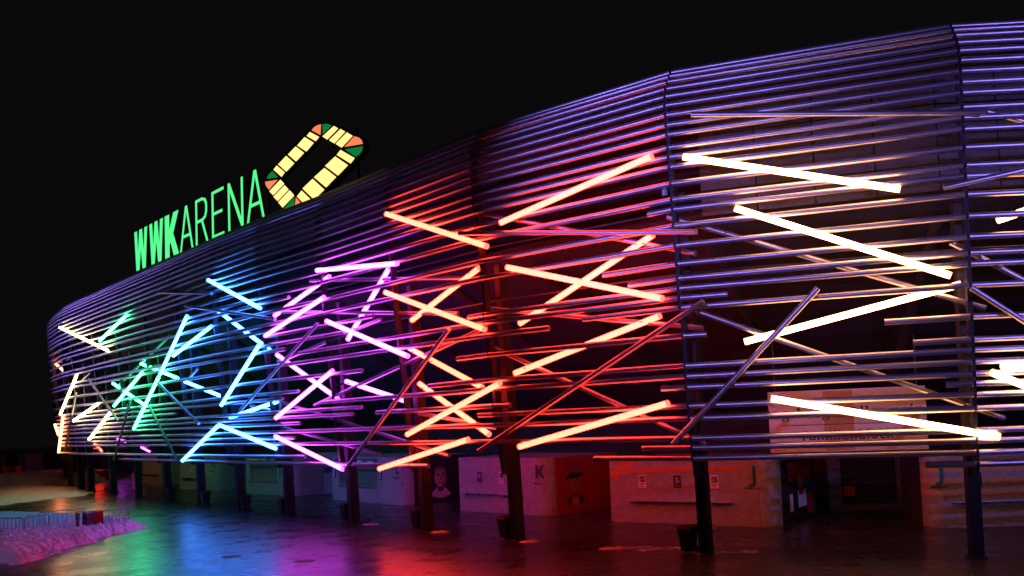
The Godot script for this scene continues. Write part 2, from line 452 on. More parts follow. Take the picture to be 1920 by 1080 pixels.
func ground() -> void:
	var m := paint(Vector3.ONE, 1.0)
	m.albedo_texture = noise_tex(0.008, 6, 21, Vector3(0.02, 0.02, 0.021), Vector3(0.034, 0.033, 0.032), 1024, 0.25, 0.75)
	m.roughness_texture = noise_tex(0.008, 5, 22, Vector3.ONE * 0.25, Vector3.ONE * 0.33, 1024, 0.25, 0.75, true)
	m.roughness = 1.0
	m.metallic_specular = 0.6
	m.uv1_triplanar = true
	m.uv1_world_triplanar = true
	m.uv1_scale = Vector3(0.045, 0.045, 0.06)
	var p := PlaneMesh.new()
	p.size = Vector2(700, 700)
	var o := obj("forecourt", p, m, null, Transform3D(Basis.IDENTITY, Vector3(0, 0, -150)))
	tag(o, "wet dark asphalt forecourt mirroring the coloured lights", "", "", "structure")
	# sealed joints in the asphalt
	var tar := paint(Vector3(0.008, 0.008, 0.008), 0.35)
	for j in [[Vector2(-20.24, -46.90), Vector2(-15.94, -42.15), Vector2(-12.03, -37.34), Vector2(-9.16, -33.69)], [Vector2(-21.52, -54.14), Vector2(-20.43, -55.74), Vector2(-19.20, -57.71)], [Vector2(-19.92, -49.40), Vector2(-18.64, -51.63), Vector2(-16.53, -53.28)], [Vector2(-10.54, -37.25), Vector2(-8.89, -38.25), Vector2(-5.89, -38.37)]]:
		for i in j.size() - 1:
			var a := Vector3(j[i].x, 0.0, j[i].y)
			var b := Vector3(j[i + 1].x, 0.0, j[i + 1].y)
			var side := (b - a).cross(Vector3.UP).normalized() * 0.035
			var st := SurfaceTool.new()
			st.begin(Mesh.PRIMITIVE_TRIANGLES)
			quad(st, a - side, a + side, b + side, b - side)
			st.generate_normals()
			obj("joint", st.commit(), tar, o, Transform3D(Basis.IDENTITY, Vector3(0, 0.004, 150)))
	var iron := grainy(Vector3(0.05, 0.045, 0.04), 0.4, 3.0, 0.6, 0.3, 25, 0.05, 1.0)
	var spots := [[Vector2(-11.92, -39.33), 0.42, "manhole cover in the blue pool of light"], [Vector2(-8.43, -37.28), 0.42, "manhole cover in the magenta pool of light"], [Vector2(13.44, -39.88), 0.36, "left of two manhole covers before the passage"], [Vector2(14.13, -39.66), 0.36, "right of two manhole covers before the passage"]]
	for q in spots:
		var t := thing("manhole_cover", q[2], "manhole cover", Vector3(q[0].x, 0.0, q[0].y), Basis.IDENTITY, "manhole covers")
		pipe("frame", Vector3(0, 0, 0), Vector3(0, 0.006, 0), q[1], M.steel, t)
		pipe("lid", Vector3(0, 0, 0), Vector3(0, 0.012, 0), q[1] * 0.88, iron, t)

# ---------------------------------------------------------------- stadium
func build_stadium() -> void:
	stadium = thing("stadium", "stadium with a bulging facade of horizontal silver pipes on dark posts", "stadium")
	var r := 0.108
	var last := PLAN.size() - 1
	var far := SurfaceTool.new()
	far.begin(Mesh.PRIMITIVE_TRIANGLES)
	for row in RINGS:
		var h: float = row[0]
		for i in range(0, row[1].size(), 2):
			var q0: float = row[1][i]
			var q1: float = minf(row[1][i + 1], last)
			var q := q0
			while q < q1 - 0.02:
				var k := int(floor(q + 0.001))
				var e := minf(k + 1.0, q1)
				var a := corner(k, h).lerp(corner(k + 1, h), q - k)
				var b := corner(k, h).lerp(corner(k + 1, h), e - k)
				var dir := (b - a).normalized()
				if absf(q - k) < 0.002: a += dir * 0.03
				if absf(e - k - 1.0) < 0.002: b -= dir * 0.03
				if k <= 8:
					pipe("facade_pipe", a, b, r, M.alu, stadium)
				else:
					far.append_from(unit_pipe, 0, along(a, b, r))
				q = e
	var fo := obj("far_facade_pipes", far.commit(), M.alu, stadium)
	fo.set_meta("kind", "stuff")
	for d in DIAGONALS:
		var a := on(d[0], d[1], d[4])
		var b := on(d[2], d[3], d[4])
		pipe("slanting_pipe", a, b, 0.1, M.alu, stadium)
		for t in [0.2, 0.8]:
			var p := a.lerp(b, t)
			var q: float = lerpf(d[0], d[2], t)
			pipe("bracket", p, p - outward(q) * signf(d[4]) * (absf(d[4]) - 0.02), 0.02, M.steel, stadium, false)
	# frame posts behind the pipes, columns under them, inner ribs
	for k in last + 1:
		var st := SurfaceTool.new()
		st.begin(Mesh.PRIMITIVE_TRIANGLES)
		var n := Vector3(-sin((PHI[maxi(k - 1, 0)] + PHI[mini(k, PHI.size() - 1)]) / 2.0), 0, cos((PHI[maxi(k - 1, 0)] + PHI[mini(k, PHI.size() - 1)]) / 2.0))
		var side := n.cross(Vector3.UP).normalized() * 0.075
		var rows := []
		for h in [2.9, 4.0, 5.5, 7.0, 8.5, 10.0, 11.5, 13.0, 14.5, 15.4, 16.2, 16.9, 17.5, 17.9]:
			var c := corner(k, h, -0.06)
			rows.append([c - side, c + side, c + side - n * 0.3, c - side - n * 0.3])
		for i in rows.size() - 1:
			for j in 4:
				quad(st, rows[i][j], rows[i][(j + 1) % 4], rows[i + 1][(j + 1) % 4], rows[i + 1][j])
		quad(st, rows[0][0], rows[0][3], rows[0][2], rows[0][1])
		quad(st, rows[-1][0], rows[-1][1], rows[-1][2], rows[-1][3])
		st.generate_normals()
		obj("post", st.commit(), M.steel, stadium)
		# column: tapered box from the ground to the raking frame
		var foot := corner(k, 0.0, -lean(0.0) - 0.92)
		var top := corner(k, 3.1, -lean(3.1) - 0.8)
		var top2 := corner(k, 12.0, -lean(12.0) - 0.45)
		var sx := side.normalized()
		var cs := SurfaceTool.new()
		cs.begin(Mesh.PRIMITIVE_TRIANGLES)
		var cr := []
		for c in [[foot, 0.2, 0.26], [top, 0.19, 0.26], [top2, 0.16, 0.24]]:
			var p: Vector3 = c[0]
			cr.append([p - sx * c[1] + n * c[2], p + sx * c[1] + n * c[2], p + sx * c[1] - n * c[2], p - sx * c[1] - n * c[2]])
		for i in 2:
			for j in 4:
				quad(cs, cr[i][j], cr[i][(j + 1) % 4], cr[i + 1][(j + 1) % 4], cr[i + 1][j])
		cs.generate_normals()
		var co := obj("column", cs.commit(), M.column, stadium)
		obj("base_plate", rbox(Vector3(0.55, 0.04, 0.7), 0.01), M.steel, co, Transform3D(Basis(sx, Vector3.UP, n), foot + Vector3(0, 0.025, 0)))
		# struts from the column to the post
		for h in [4.6, 7.4, 10.4, 13.2]:
			pipe("strut", corner(k, h, -0.3), corner(k, h + 0.3, -1.3), 0.045, M.steel, stadium, false)
	# cladding behind the upper pipes, in panels with open joints
	var levels := [12.9, 13.9, 15.0, 16.1, 17.15]
	for k in mini(last, 16):
		var cols := 4 if k < 5 else 2
		for c in cols:
			for l in 4:
				var a0 := k + float(c) / cols
				var a1 := k + float(c + 1) / cols
				var g := 0.025 / 9.0
				var set_back := -2.3 if k < 3 else -4.5
				var e := set_back - lean(levels[l])
				var e2 := set_back - lean(levels[l + 1])
				var p0 := on(a0 + g, levels[l] + 0.02, e)
				var p1 := on(a1 - g, levels[l] + 0.02, e)
				var p2 := on(a1 - g, levels[l + 1] - 0.02, e2)
				var p3 := on(a0 + g, levels[l + 1] - 0.02, e2)
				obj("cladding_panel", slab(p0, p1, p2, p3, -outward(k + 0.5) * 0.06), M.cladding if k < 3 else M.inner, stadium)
		for h in [12.75, 10.4]:
			pipe("service_rail", corner(k, h, -0.75), corner(k + 1, h, -0.75), 0.035, M.steel, stadium, false)
	# underside of the stand, inner wall and roof
	for k in mini(last, 16):
		if k < 13:
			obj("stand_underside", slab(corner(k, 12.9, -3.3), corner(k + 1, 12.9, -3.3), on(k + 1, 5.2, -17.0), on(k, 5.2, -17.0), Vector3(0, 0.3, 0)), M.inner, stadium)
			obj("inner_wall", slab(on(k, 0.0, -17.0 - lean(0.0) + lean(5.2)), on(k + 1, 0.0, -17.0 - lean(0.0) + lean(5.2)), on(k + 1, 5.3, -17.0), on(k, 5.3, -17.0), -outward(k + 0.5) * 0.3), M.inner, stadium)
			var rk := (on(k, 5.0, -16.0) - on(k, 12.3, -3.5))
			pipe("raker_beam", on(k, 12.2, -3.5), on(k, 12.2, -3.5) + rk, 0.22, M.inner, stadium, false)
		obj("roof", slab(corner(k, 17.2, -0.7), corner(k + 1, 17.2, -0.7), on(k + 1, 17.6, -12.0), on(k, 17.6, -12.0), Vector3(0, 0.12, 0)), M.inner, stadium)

# ---------------------------------------------------------------- light tubes
func light_tube(a: Vector3, b: Vector3, out: Vector3, kind: String, label: String, reach: float) -> void:
	var y := (b - a).normalized()
	var z := (out - y * out.dot(y)).normalized()
	var t := thing("light_tube", label, "light tube", (a + b) / 2.0, Basis(y.cross(z).normalized(), y, z), "glowing light tubes on the facade")
	var half := a.distance_to(b) / 2.0
	var r := 0.115
	pipe("light_diffuser", Vector3(0, -half + 0.05, 0), Vector3(0, half - 0.05, 0), r, M["glow_" + kind], t)
	for s in [-1.0, 1.0]:
		pipe("light_end_cap", Vector3(0, s * (half - 0.05), 0), Vector3(0, s * half, 0), r * 1.03, M["cap_" + kind], t)
		pipe("bracket", Vector3(0, s * half * 0.8, 0), Vector3(0, s * half * 0.8, -reach), 0.018, M.steel, t, false)
	var l := AreaLight3D.new()
	l.name = "tube_light"
	l.area_size = Vector2(0.14, half * 1.9)
	l.set("area_normalize_energy", false)
	var g: Vector3 = GLOW[kind]
	var k := maxf(g.x, maxf(g.y, g.z))
	l.light_color = lin(g / k)
	l.light_energy = k * 0.15 / PI
	l.set("area_range", 60.0)
	l.shadow_enabled = true
	t.add_child(l)
	l.transform = Transform3D(Basis(Vector3.LEFT, Vector3.UP, Vector3.FORWARD), Vector3(0, 0, r + 0.012))

func light_tubes() -> void:
	for d in LIGHTS:
		light_tube(on(d[1], d[2], d[5]), on(d[3], d[4], d[5]), outward((d[1] + d[3]) / 2.0), d[0], d[6], d[5] * 0.9)
	for d in FAR_LIGHTS:
		light_tube(d[1], d[2], Vector3(0.6, 0, 0.8), d[0], d[3], 0.3)

# ---------------------------------------------------------------- kiosk blocks under the stand
func frame_of(a: Vector2, b: Vector2) -> Transform3D:          # x along the wall from a to b, z out towards the forecourt
	var x := Vector3(b.x - a.x, 0, b.y - a.y).normalized()
	return Transform3D(Basis(x, Vector3.UP, x.cross(Vector3.UP)), Vector3(a.x, 0, a.y))

func wall_block(called: String, label: String, a: Vector2, b: Vector2, h: float, depth: float, round_right: bool, round_left := false, hole := []) -> Node3D:
	var f := frame_of(a, b)
	var w := a.distance_to(b)
	var t := thing(called, label, "building", f.origin, f.basis, "concrete blocks under the stand")
	t.set_meta("width", w)
	var rr := 0.75
	var x0 := rr if round_left else 0.0
	var x1 := w - rr if round_right else w
	var up := func(poly: Array, name_: String, lo: float, hi: float) -> void:      # footprint raised from lo to hi
		obj(name_, prism(poly, hi - lo, Vector3(0, hi, 0), Vector3.RIGHT, Vector3.FORWARD), M.concrete, t)
	if hole.is_empty():
		up.call([Vector2(x0, 0), Vector2(x1 - 0.012, 0), Vector2(x1 - 0.012, depth), Vector2(x0, depth)], "wall", 0.0, h)
	else:                                                       # a serving hatch: sill, piers and lintel round the opening, back wall behind
		up.call([Vector2(x0, 0), Vector2(x1 - 0.012, 0), Vector2(x1 - 0.012, 0.35), Vector2(x0, 0.35)], "sill_wall", 0.0, hole[2])
		up.call([Vector2(x0, 0), Vector2(x1 - 0.012, 0), Vector2(x1 - 0.012, 0.35), Vector2(x0, 0.35)], "lintel", hole[3], h)
		up.call([Vector2(x0, 0), Vector2(hole[0], 0), Vector2(hole[0], 0.35), Vector2(x0, 0.35)], "pier", hole[2], hole[3])
		up.call([Vector2(hole[1], 0), Vector2(x1 - 0.012, 0), Vector2(x1 - 0.012, 0.35), Vector2(hole[1], 0.35)], "pier", hole[2], hole[3])
		up.call([Vector2(x0, 0.36), Vector2(x1 - 0.012, 0.36), Vector2(x1 - 0.012, depth), Vector2(x0, depth)], "wall", 0.0, h)
		shutter(t, hole)
	for side in [[round_right, w, -1.0], [round_left, 0.0, 1.0]]:
		if side[0]:
			var p := []
			for i in 9:
				var an := PI / 2.0 * i / 8.0
				p.append(Vector2(side[1] + side[2] * rr - side[2] * rr * sin(an), rr - rr * cos(an)))
			p.append(Vector2(side[1], depth)); p.append(Vector2(side[1] + side[2] * rr, depth))
			var st_mesh := prism(p, h, Vector3(0, h, 0), Vector3.RIGHT, Vector3.FORWARD)
			obj("rounded_corner", st_mesh, M.concrete, t)
	return t

func shutter(t: Node3D, hole: Array) -> void:
	var w: float = hole[1] - hole[0]
	var h: float = hole[3] - hole[2]
	var st := SurfaceTool.new()
	st.begin(Mesh.PRIMITIVE_TRIANGLES)
	var n := int(h / 0.09)
	for i in n:
		var y0: float = h * i / n
		var y1: float = h * (i + 1) / n
		quad(st, Vector3(0, y0, 0), Vector3(0, (y0 + y1) / 2.0, 0.025), Vector3(w, (y0 + y1) / 2.0, 0.025), Vector3(w, y0, 0))
		quad(st, Vector3(0, (y0 + y1) / 2.0, 0.025), Vector3(0, y1, 0), Vector3(w, y1, 0), Vector3(w, (y0 + y1) / 2.0, 0.025))
	st.generate_normals()
	var o := obj("shutter", st.commit(), M.shutter, t, Transform3D(Basis.IDENTITY, Vector3(hole[0], hole[2], -0.2)))
	box("shutter_bar", Vector3(w, 0.06, 0.05), Vector3(w / 2.0, 0.03, 0.03), M.metal, o)
	box("counter", Vector3(w + 0.1, 0.05, 0.3), Vector3((hole[0] + hole[1]) / 2.0, hole[2] + 0.024, -0.02), M.metal, t)

func letter_mark(t: Node3D, ch: String, x: float, m: Material, curve := 0.0) -> void:
	var b := Basis(Vector3.UP, curve)
	obj("letter", words(ch, 0.72), m, t, Transform3D(b, Vector3(x, 2.35, 0.012)))
	var y := 1.72
	obj("logo_text", words("WWK", 0.1), M.dark_print, t, Transform3D(b, Vector3(x - 0.3, y, 0.012)))
	obj("logo_text", words("ARENA", 0.1, false), M.dark_print, t, Transform3D(b, Vector3(x + 0.02, y, 0.012)))
	var st := SurfaceTool.new()
	st.begin(Mesh.PRIMITIVE_TRIANGLES)
	var o4 := [Vector3(-0.24, -0.04, 0), Vector3(0.08, 0.14, 0), Vector3(0.24, 0.04, 0), Vector3(-0.08, -0.14, 0)]
	for i in 4:
		var j := (i + 1) % 4
		quad(st, o4[i], o4[j], o4[j] * 0.72, o4[i] * 0.72)
	st.generate_normals()
	obj("logo_mark", st.commit(), M.red_print, t, Transform3D(b, Vector3(x + 0.2, y, 0.016)))

func shelf(t: Node3D, x0: float, x1: float) -> void:
	var o := obj("leaning_shelf", rbox(Vector3(x1 - x0, 0.05, 0.26), 0.012), M.metal, t, Transform3D(Basis.IDENTITY, Vector3((x0 + x1) / 2.0, 1.06, 0.13)))
	var n := maxi(2, int((x1 - x0) / 0.9))
	for i in n:
		box("shelf_bracket", Vector3(0.03, 0.09, 0.2), Vector3((x0 - x1) / 2.0 + (x1 - x0) * (i + 0.5) / n, -0.07, -0.03), M.steel, o)

func poster_print(kind: int) -> Image:
	var im := Image.create(64, 96, false, Image.FORMAT_RGBA8)
	var r2 := RandomNumberGenerator.new()
	r2.seed = 40 + kind
	var dark := kind % 3 == 0
	im.fill(Color(0.08, 0.08, 0.1) if dark else Color(0.82, 0.8, 0.78))
	if dark:
		for i in 6:
			im.fill_rect(Rect2i(14 + r2.randi() % 6, 16 + i * 8, 26 + r2.randi() % 10, 4), Color(0.7, 0.68, 0.66))
		im.fill_rect(Rect2i(12, 78, 40, 6), Color(0.6, 0.2, 0.15))
	else:
		im.fill_rect(Rect2i(8, 8, 48, 46), Color(0.25, 0.22, 0.24))
		for i in 14:
			im.fill_rect(Rect2i(10 + r2.randi() % 36, 12 + r2.randi() % 32, 4 + r2.randi() % 8, 5 + r2.randi() % 9), Color(0.3 + r2.randf() * 0.5, 0.28 + r2.randf() * 0.3, 0.3))
		im.fill_rect(Rect2i(8, 62, 48, 5), Color(0.3, 0.1, 0.1))
		im.fill_rect(Rect2i(8, 72, 34, 4), Color(0.3, 0.3, 0.3))
		im.fill_rect(Rect2i(8, 82, 40, 7), Color(0.65, 0.1, 0.08))
	return im

func poster(block: Node3D, x: float, y: float, kind: int, label: String) -> void:
	var t := thing("poster", label, "poster", block.transform * Vector3(x, y, 0.0), block.basis, "posters on the concrete walls")
	box("frame", Vector3(0.44, 0.64, 0.03), Vector3(0, 0, 0.018), M.metal, t)
	obj("sheet", sheet(0.4, 0.6), print_mat(poster_print(kind)), t, Transform3D(Basis.IDENTITY, Vector3(-0.2, -0.3, 0.037)))

func in_ellipse(p: Vector2, c: Vector2, r: Vector2) -> float:
	return ((p - c) / r).length()

func mural_print(hat: bool) -> Image:                          # a painted head-and-shoulders of a man, plain and generic
	var im := Image.create(96, 128, false, Image.FORMAT_RGBA8)
	var bg := Color(0.58, 0.11, 0.12) if hat else Color(0.15, 0.15, 0.17)
	var skin := Color(0.62, 0.42, 0.4) if hat else Color(0.72, 0.66, 0.68)
	var shade := Color(0.45, 0.24, 0.24) if hat else Color(0.34, 0.3, 0.33)
	for y in 128:
		for x in 96:
			var p := Vector2(x, y)
			var c := bg
			if y > 92 and absf(x - 48.0) < 14.0 + (y - 92) * 1.0 and in_ellipse(p, Vector2(48, 96), Vector2(46, 31)) < 1.0:
				c = Color(0.3, 0.2, 0.22) if hat else Color(0.75, 0.7, 0.74)
				if absf(x - 48.0) < 15.0 - (y - 92) * 0.1 and hat: c = Color(0.7, 0.55, 0.55)
			if in_ellipse(p, Vector2(48, 90), Vector2(13, 17)) < 1.0: c = shade
			if in_ellipse(p, Vector2(48, 64), Vector2(22, 29)) < 1.0:
				c = skin
				if x > 56 + sin(y * 0.2) * 3.0: c = skin.lerp(shade, 0.45)
				for e in [40, 56]:
					if in_ellipse(p, Vector2(e, 57), Vector2(5.5, 2.6)) < 1.0: c = shade
					if in_ellipse(p, Vector2(e, 51), Vector2(7, 1.6)) < 1.0: c = shade
				if in_ellipse(p, Vector2(50, 67), Vector2(3.2, 6)) < 1.0: c = skin.lerp(shade, 0.6)
				if in_ellipse(p, Vector2(48, 79), Vector2(8, 1.8)) < 1.0: c = shade
			if hat:
				if y < 44 and y > 16.0 + absf(x - 45.0) * 0.35 and absf(x - 46.0) < 12.0 + (y - 14) * 0.34: c = Color(0.42, 0.3, 0.34)
				if in_ellipse(p, Vector2(47, 44 - (x - 47) * 0.12), Vector2(36, 6)) < 1.0: c = Color(0.16, 0.08, 0.1)
			elif in_ellipse(p, Vector2(48, 48), Vector2(23, 18)) < 1.0 and y < 44: c = Color(0.5, 0.45, 0.48)
			im.set_pixel(x, y, c)
	return im

func right_side(t: Node3D) -> Transform3D:                      # the wall that runs back from the block's right corner: x inwards, z to the right
	return Transform3D(Basis(Vector3.FORWARD, Vector3.UP, Vector3.RIGHT), Vector3(t.get_meta("width"), 0, -0.75))

func blocks() -> void:
	var j := wall_block("kiosk_block", "concrete block with green letter J, three posters and an orange painted band", Vector2(4.64, -47.06), Vector2(11.53, -42.26), 3.05, 5.6, true)
	var w: float = j.get_meta("width")
	letter_mark(j, "J", w - 0.95, M.green_print)
	shelf(j, w * 0.13, w * 0.43)
	shelf(j, w * 0.44, w * 0.76)
	poster(j, w * 0.215, 2.0, 1, "white photo poster on block J, left of three")
	poster(j, w * 0.435, 2.0, 0, "black poster with white lines, middle of three on block J")
	poster(j, w * 0.66, 2.0, 2, "white poster right of the column on block J")
	for band in [[Vector2(0.0, 2.35), Vector2(0.5, 2.85), Vector2(0.9, 3.0), Vector2(1.6, 3.0), Vector2(1.2, 2.75), Vector2(0.6, 2.3), Vector2(0.4, 2.05)], [Vector2(0.75, 2.42), Vector2(w - 1.6, 2.5), Vector2(w - 1.6, 2.72), Vector2(1.05, 2.7)], [Vector2(1.2, 2.05), Vector2(3.9, 2.73), Vector2(4.9, 2.73), Vector2(1.5, 2.25)]]:
		obj("painted_band", prism(band, 0.003, Vector3(0, 0, 0.004 + 0.002 * band.size() * 0.5)), M.stripe, j)
	var rel := right_side(j)
	obj("side_mural", prism([Vector2(0.02, 0), Vector2(4.8, 0), Vector2(4.8, 2.9), Vector2(0.02, 2.9)], 0.05, Vector3(0, 0, 0.03)), M.dark_wall, j, rel)
	obj("mural_field", prism([Vector2(0.95, 1.9), Vector2(4.3, 1.9), Vector2(4.3, 2.75), Vector2(0.95, 2.75)], 0.004, Vector3(0, 0, 0.036)), M.red_wall, j, rel)
	obj("mural_field", prism([Vector2(1.0, 0.5), Vector2(1.45, 0.5), Vector2(1.45, 1.3), Vector2(1.0, 1.3)], 0.004, Vector3(0, 0, 0.036)), M.white_print, j, rel)
	obj("mural_field", prism([Vector2(2.2, 0.6), Vector2(3.4, 0.6), Vector2(3.4, 1.4), Vector2(2.2, 1.4)], 0.004, Vector3(0, 0, 0.036)), M.white_print, j, rel)
	obj("mural_field", prism([Vector2(2.3, 1.2), Vector2(2.9, 1.2), Vector2(2.9, 2.4), Vector2(2.3, 2.4)], 0.004, Vector3(0, 0, 0.042)), M.red_wall, j, rel)
	obj("mural_field", prism([Vector2(3.5, 0.2), Vector2(4.4, 0.2), Vector2(4.4, 1.0), Vector2(3.9, 1.4), Vector2(3.5, 1.0)], 0.004, Vector3(0, 0, 0.042)), M.red_wall, j, rel)
	obj("doorway", prism([Vector2(1.6, 0.02), Vector2(2.05, 0.02), Vector2(2.05, 2.2), Vector2(1.6, 2.2)], 0.02, Vector3(0, 0, 0.05)), M.column, j, rel)

	var j2 := wall_block("kiosk_block", "concrete block with green letter J and three level orange bands at right edge", Vector2(17.38, -40.15), Vector2(23.94, -39.56), 3.05, 3.4, false, true)
	obj("side_print", prism([Vector2(0, 0), Vector2(2.6, 0), Vector2(2.6, 3.0), Vector2(0, 3.0)], 0.05, Vector3.ZERO), M.dark_wall, j2, Transform3D(Basis(Vector3.BACK, Vector3.UP, Vector3.LEFT), Vector3(-0.02, 0, -3.38)))
	letter_mark(j2, "J", 0.62, M.green_print)
	shelf(j2, 0.95, 4.6)
	poster(j2, 2.05, 1.98, 3, "black poster on the wall at the right edge")
	for y in [1.36, 1.86, 2.36]:
		obj("painted_band", prism([Vector2(0.75, y), Vector2(7.0, y - 0.06), Vector2(7.0, y + 0.14), Vector2(0.75, y + 0.2)], 0.003, Vector3(0, 0, 0.004)), M.ochre, j2)
		var arc := []
		for i in 9:
			var an := PI / 2.0 * i / 8.0
			arc.append(Vector2(0.75 - 0.754 * sin(an), 0.75 - 0.754 * cos(an)))
		var st := SurfaceTool.new()
		st.begin(Mesh.PRIMITIVE_TRIANGLES)
		for i in 8:
			quad(st, Vector3(arc[i + 1].x, y, -arc[i + 1].y), Vector3(arc[i + 1].x, y + 0.2, -arc[i + 1].y), Vector3(arc[i].x, y + 0.2, -arc[i].y), Vector3(arc[i].x, y, -arc[i].y))
		st.generate_normals()
		obj("painted_band", st.commit(), M.ochre, j2)

	var k := wall_block("kiosk_block", "concrete block with dark letter K and a red side wall", Vector2(-3.39, -55.95), Vector2(1.54, -50.77), 3.1, 6.0, true)
	w = k.get_meta("width")
	letter_mark(k, "K", w - 0.42, M.dark_print, 0.25)
	shelf(k, w * 0.05, w * 0.46)
	shelf(k, w * 0.5, w * 0.78)
	poster(k, w * 0.26, 2.0, 6, "black poster on block K, furthest left")
	poster(k, w * 0.52, 2.0, 4, "white poster on block K next to the column")
	poster(k, w * 0.72, 2.0, 9, "black poster on block K mostly hidden by the column")
	rel = right_side(k)
	obj("red_side_wall", prism([Vector2(0.02, 0), Vector2(5.2, 0), Vector2(5.2, 3.1), Vector2(0.02, 3.1)], 0.05, Vector3(0, 0, 0.02)), M.red_wall, k, rel)
	obj("mural", sheet(2.1, 2.5), print_mat(mural_print(true), 0.75), k, rel * Transform3D(Basis.IDENTITY, Vector3(0.5, 0.38, 0.024)))

	var l := wall_block("kiosk_block", "pale kiosk with roller shutter, green sign board and letter L", Vector2(-13.19, -67.67), Vector2(-7.21, -60.62), 3.05, 5.5, true, false, [0.9, 6.0, 1.05, 2.25])
	w = l.get_meta("width")
	letter_mark(l, "L", w - 0.75, M.dark_print)
	sign_board(l, 0.7, 6.1, 2.36)
	price_board(l, 0.35, "grey price board left of the shutter on kiosk L")
	price_board(l, 6.45, "grey price board with a round emblem right of the shutter on kiosk L")
	rel = right_side(l)
	obj("dark_side_wall", prism([Vector2(0.02, 0), Vector2(4.7, 0), Vector2(4.7, 3.05), Vector2(0.02, 3.05)], 0.05, Vector3(0, 0, 0.02)), M.dark_wall, l, rel)
	obj("mural", sheet(2.2, 2.7), print_mat(mural_print(false), 0.75), l, rel * Transform3D(Basis.IDENTITY, Vector3(1.0, 0.25, 0.024)))

	var m := wall_block("kiosk_block", "greenish kiosk with roller shutter and green letter M", Vector2(-22.27, -77.88), Vector2(-17.14, -72.29), 3.0, 5.5, true, false, [0.6, 5.2, 1.05, 2.25])
	w = m.get_meta("width")
	letter_mark(m, "M", w - 0.7, M.green_print)
	sign_board(m, 0.4, 5.3, 2.36)
	price_board(m, 5.55, "grey price board on kiosk M")
	# dim printed wall in the passage between kiosks M and L
	var pw := frame_of(Vector2(-16.93, -74.24), Vector2(-14.52, -74.16))
	var pt := thing("passage_wall", "pale printed wall in the passage between kiosks M and L", "wall", pw.origin, pw.basis)
	obj("wall", prism([Vector2(0, 0), Vector2(6, 0), Vector2(6, 3.2), Vector2(0, 3.2)], 0.2), M.concrete, pt)
	obj("dark_print", prism([Vector2(0.2, 1.55), Vector2(5.8, 1.75), Vector2(5.8, 2.2), Vector2(0.2, 2.05)], 0.004, Vector3(0, 0, 0.005)), M.dark_print, pt)

	var n := wall_block("kiosk_block", "dim concrete block with a rounded green-lit corner behind two columns", Vector2(-31.28, -87.90), Vector2(-26.11, -82.08), 2.85, 5.5, true)
	w = n.get_meta("width")
	shelf(n, 0.4, w - 1.6)
	poster(n, w * 0.33, 1.9, 5, "small pale poster on the dim block, left one")
	poster(n, w * 0.6, 1.9, 7, "small pale poster on the dim block, right one")
	letter_mark(n, "N", w - 0.6, M.green_print)
	var o := wall_block("kiosk_block", "furthest concrete block, reddish, at the left end of the row", Vector2(-39.10, -98.76), Vector2(-35.11, -93.46), 2.85, 5.5, false)
	w = o.get_meta("width")
	shelf(o, 0.3, w - 0.8)

	# banner over the passage
	var bn := thing("banner", "newspaper advertising banner above the dark passage", "banner", Vector3(11.368, 3.311, -42.108), frame_of(Vector2(11.368, -42.108), Vector2(17.548, -40.096)).basis)
	var bw := 6.499
	var bh := 2.712
	obj("panel", rbox(Vector3(bw, bh, 0.08), 0.015), grainy(Vector3(0.55, 0.52, 0.5), 0.06, 0.4, 0.6, 0.0, 31), bn, Transform3D(Basis.IDENTITY, Vector3(bw / 2.0, bh / 2.0, -0.042)))
	obj("printed_band", prism([Vector2(bw * 0.36, 0.06), Vector2(bw * 0.55, 0.06), Vector2(bw * 0.55, bh - 0.06), Vector2(bw * 0.36, bh - 0.06)], 0.002, Vector3(0, 0, 0.003)), M.ochre, bn)
	obj("printed_band", prism([Vector2(bw * 0.74, 0.06), Vector2(bw * 0.8, 0.06), Vector2(bw * 0.97, bh * 0.55), Vector2(bw * 0.97, bh * 0.7)], 0.002, Vector3(0, 0, 0.003)), M.ochre, bn)
	obj("headline", words("Augsburger Allgemeine", 0.42, true, true, 0.006), M.dark_print, bn, Transform3D(Basis.IDENTITY, Vector3(bw * 0.5, bh * 0.63, 0.009)))
	box("rule", Vector3(bw * 0.86, 0.03, 0.004), Vector3(bw * 0.5, bh * 0.44, 0.008), M.dark_print, bn)
	obj("subtitle", words("Familienblock", 0.4, true, false, 0.006), M.dark_print, bn, Transform3D(Basis.IDENTITY, Vector3(bw * 0.5, bh * 0.26, 0.009)))
	for x in [0.05, 0.95]:
		pipe("hanger", Vector3(bw * x, bh, -0.05), Vector3(bw * x, bh + 2.2, -0.05), 0.03, M.steel, bn, false)

	# gate at the end of the passage
	var gf := frame_of(Vector2(15.85, -48.19), Vector2(19.70, -47.53))
	var gw: float = Vector2(15.85, -48.19).distance_to(Vector2(19.70, -47.53))
	var gt := thing("passage_gate", "dark gateway with a pale frame at the end of the passage", "gate", gf.origin, gf.basis)
	var pale := paint(Vector3(0.09, 0.1, 0.09), 0.8)
	box("jamb", Vector3(0.6, 3.2, 0.3), Vector3(0.3, 1.6, 0), pale, gt)
	box("jamb", Vector3(0.6, 3.2, 0.3), Vector3(gw - 0.3, 1.6, 0), pale, gt)
	box("threshold", Vector3(gw - 1.2, 0.3, 0.3), Vector3(gw / 2.0, 0.15, 0), pale, gt)
	box("lintel", Vector3(gw, 0.5, 0.3), Vector3(gw / 2.0, 3.45, 0), M.inner, gt)
	for x in [0.25, 0.75]:
		box("red_board", Vector3(gw * 0.18, 0.5, 0.08), Vector3(gw * x, 0.95, -0.3), M.red_wall, gt)
	for y in [0.55, 1.35, 1.75]:
		box("rail", Vector3(gw - 1.2, 0.06, 0.05), Vector3(gw / 2.0, y, -0.2), M.column, gt)

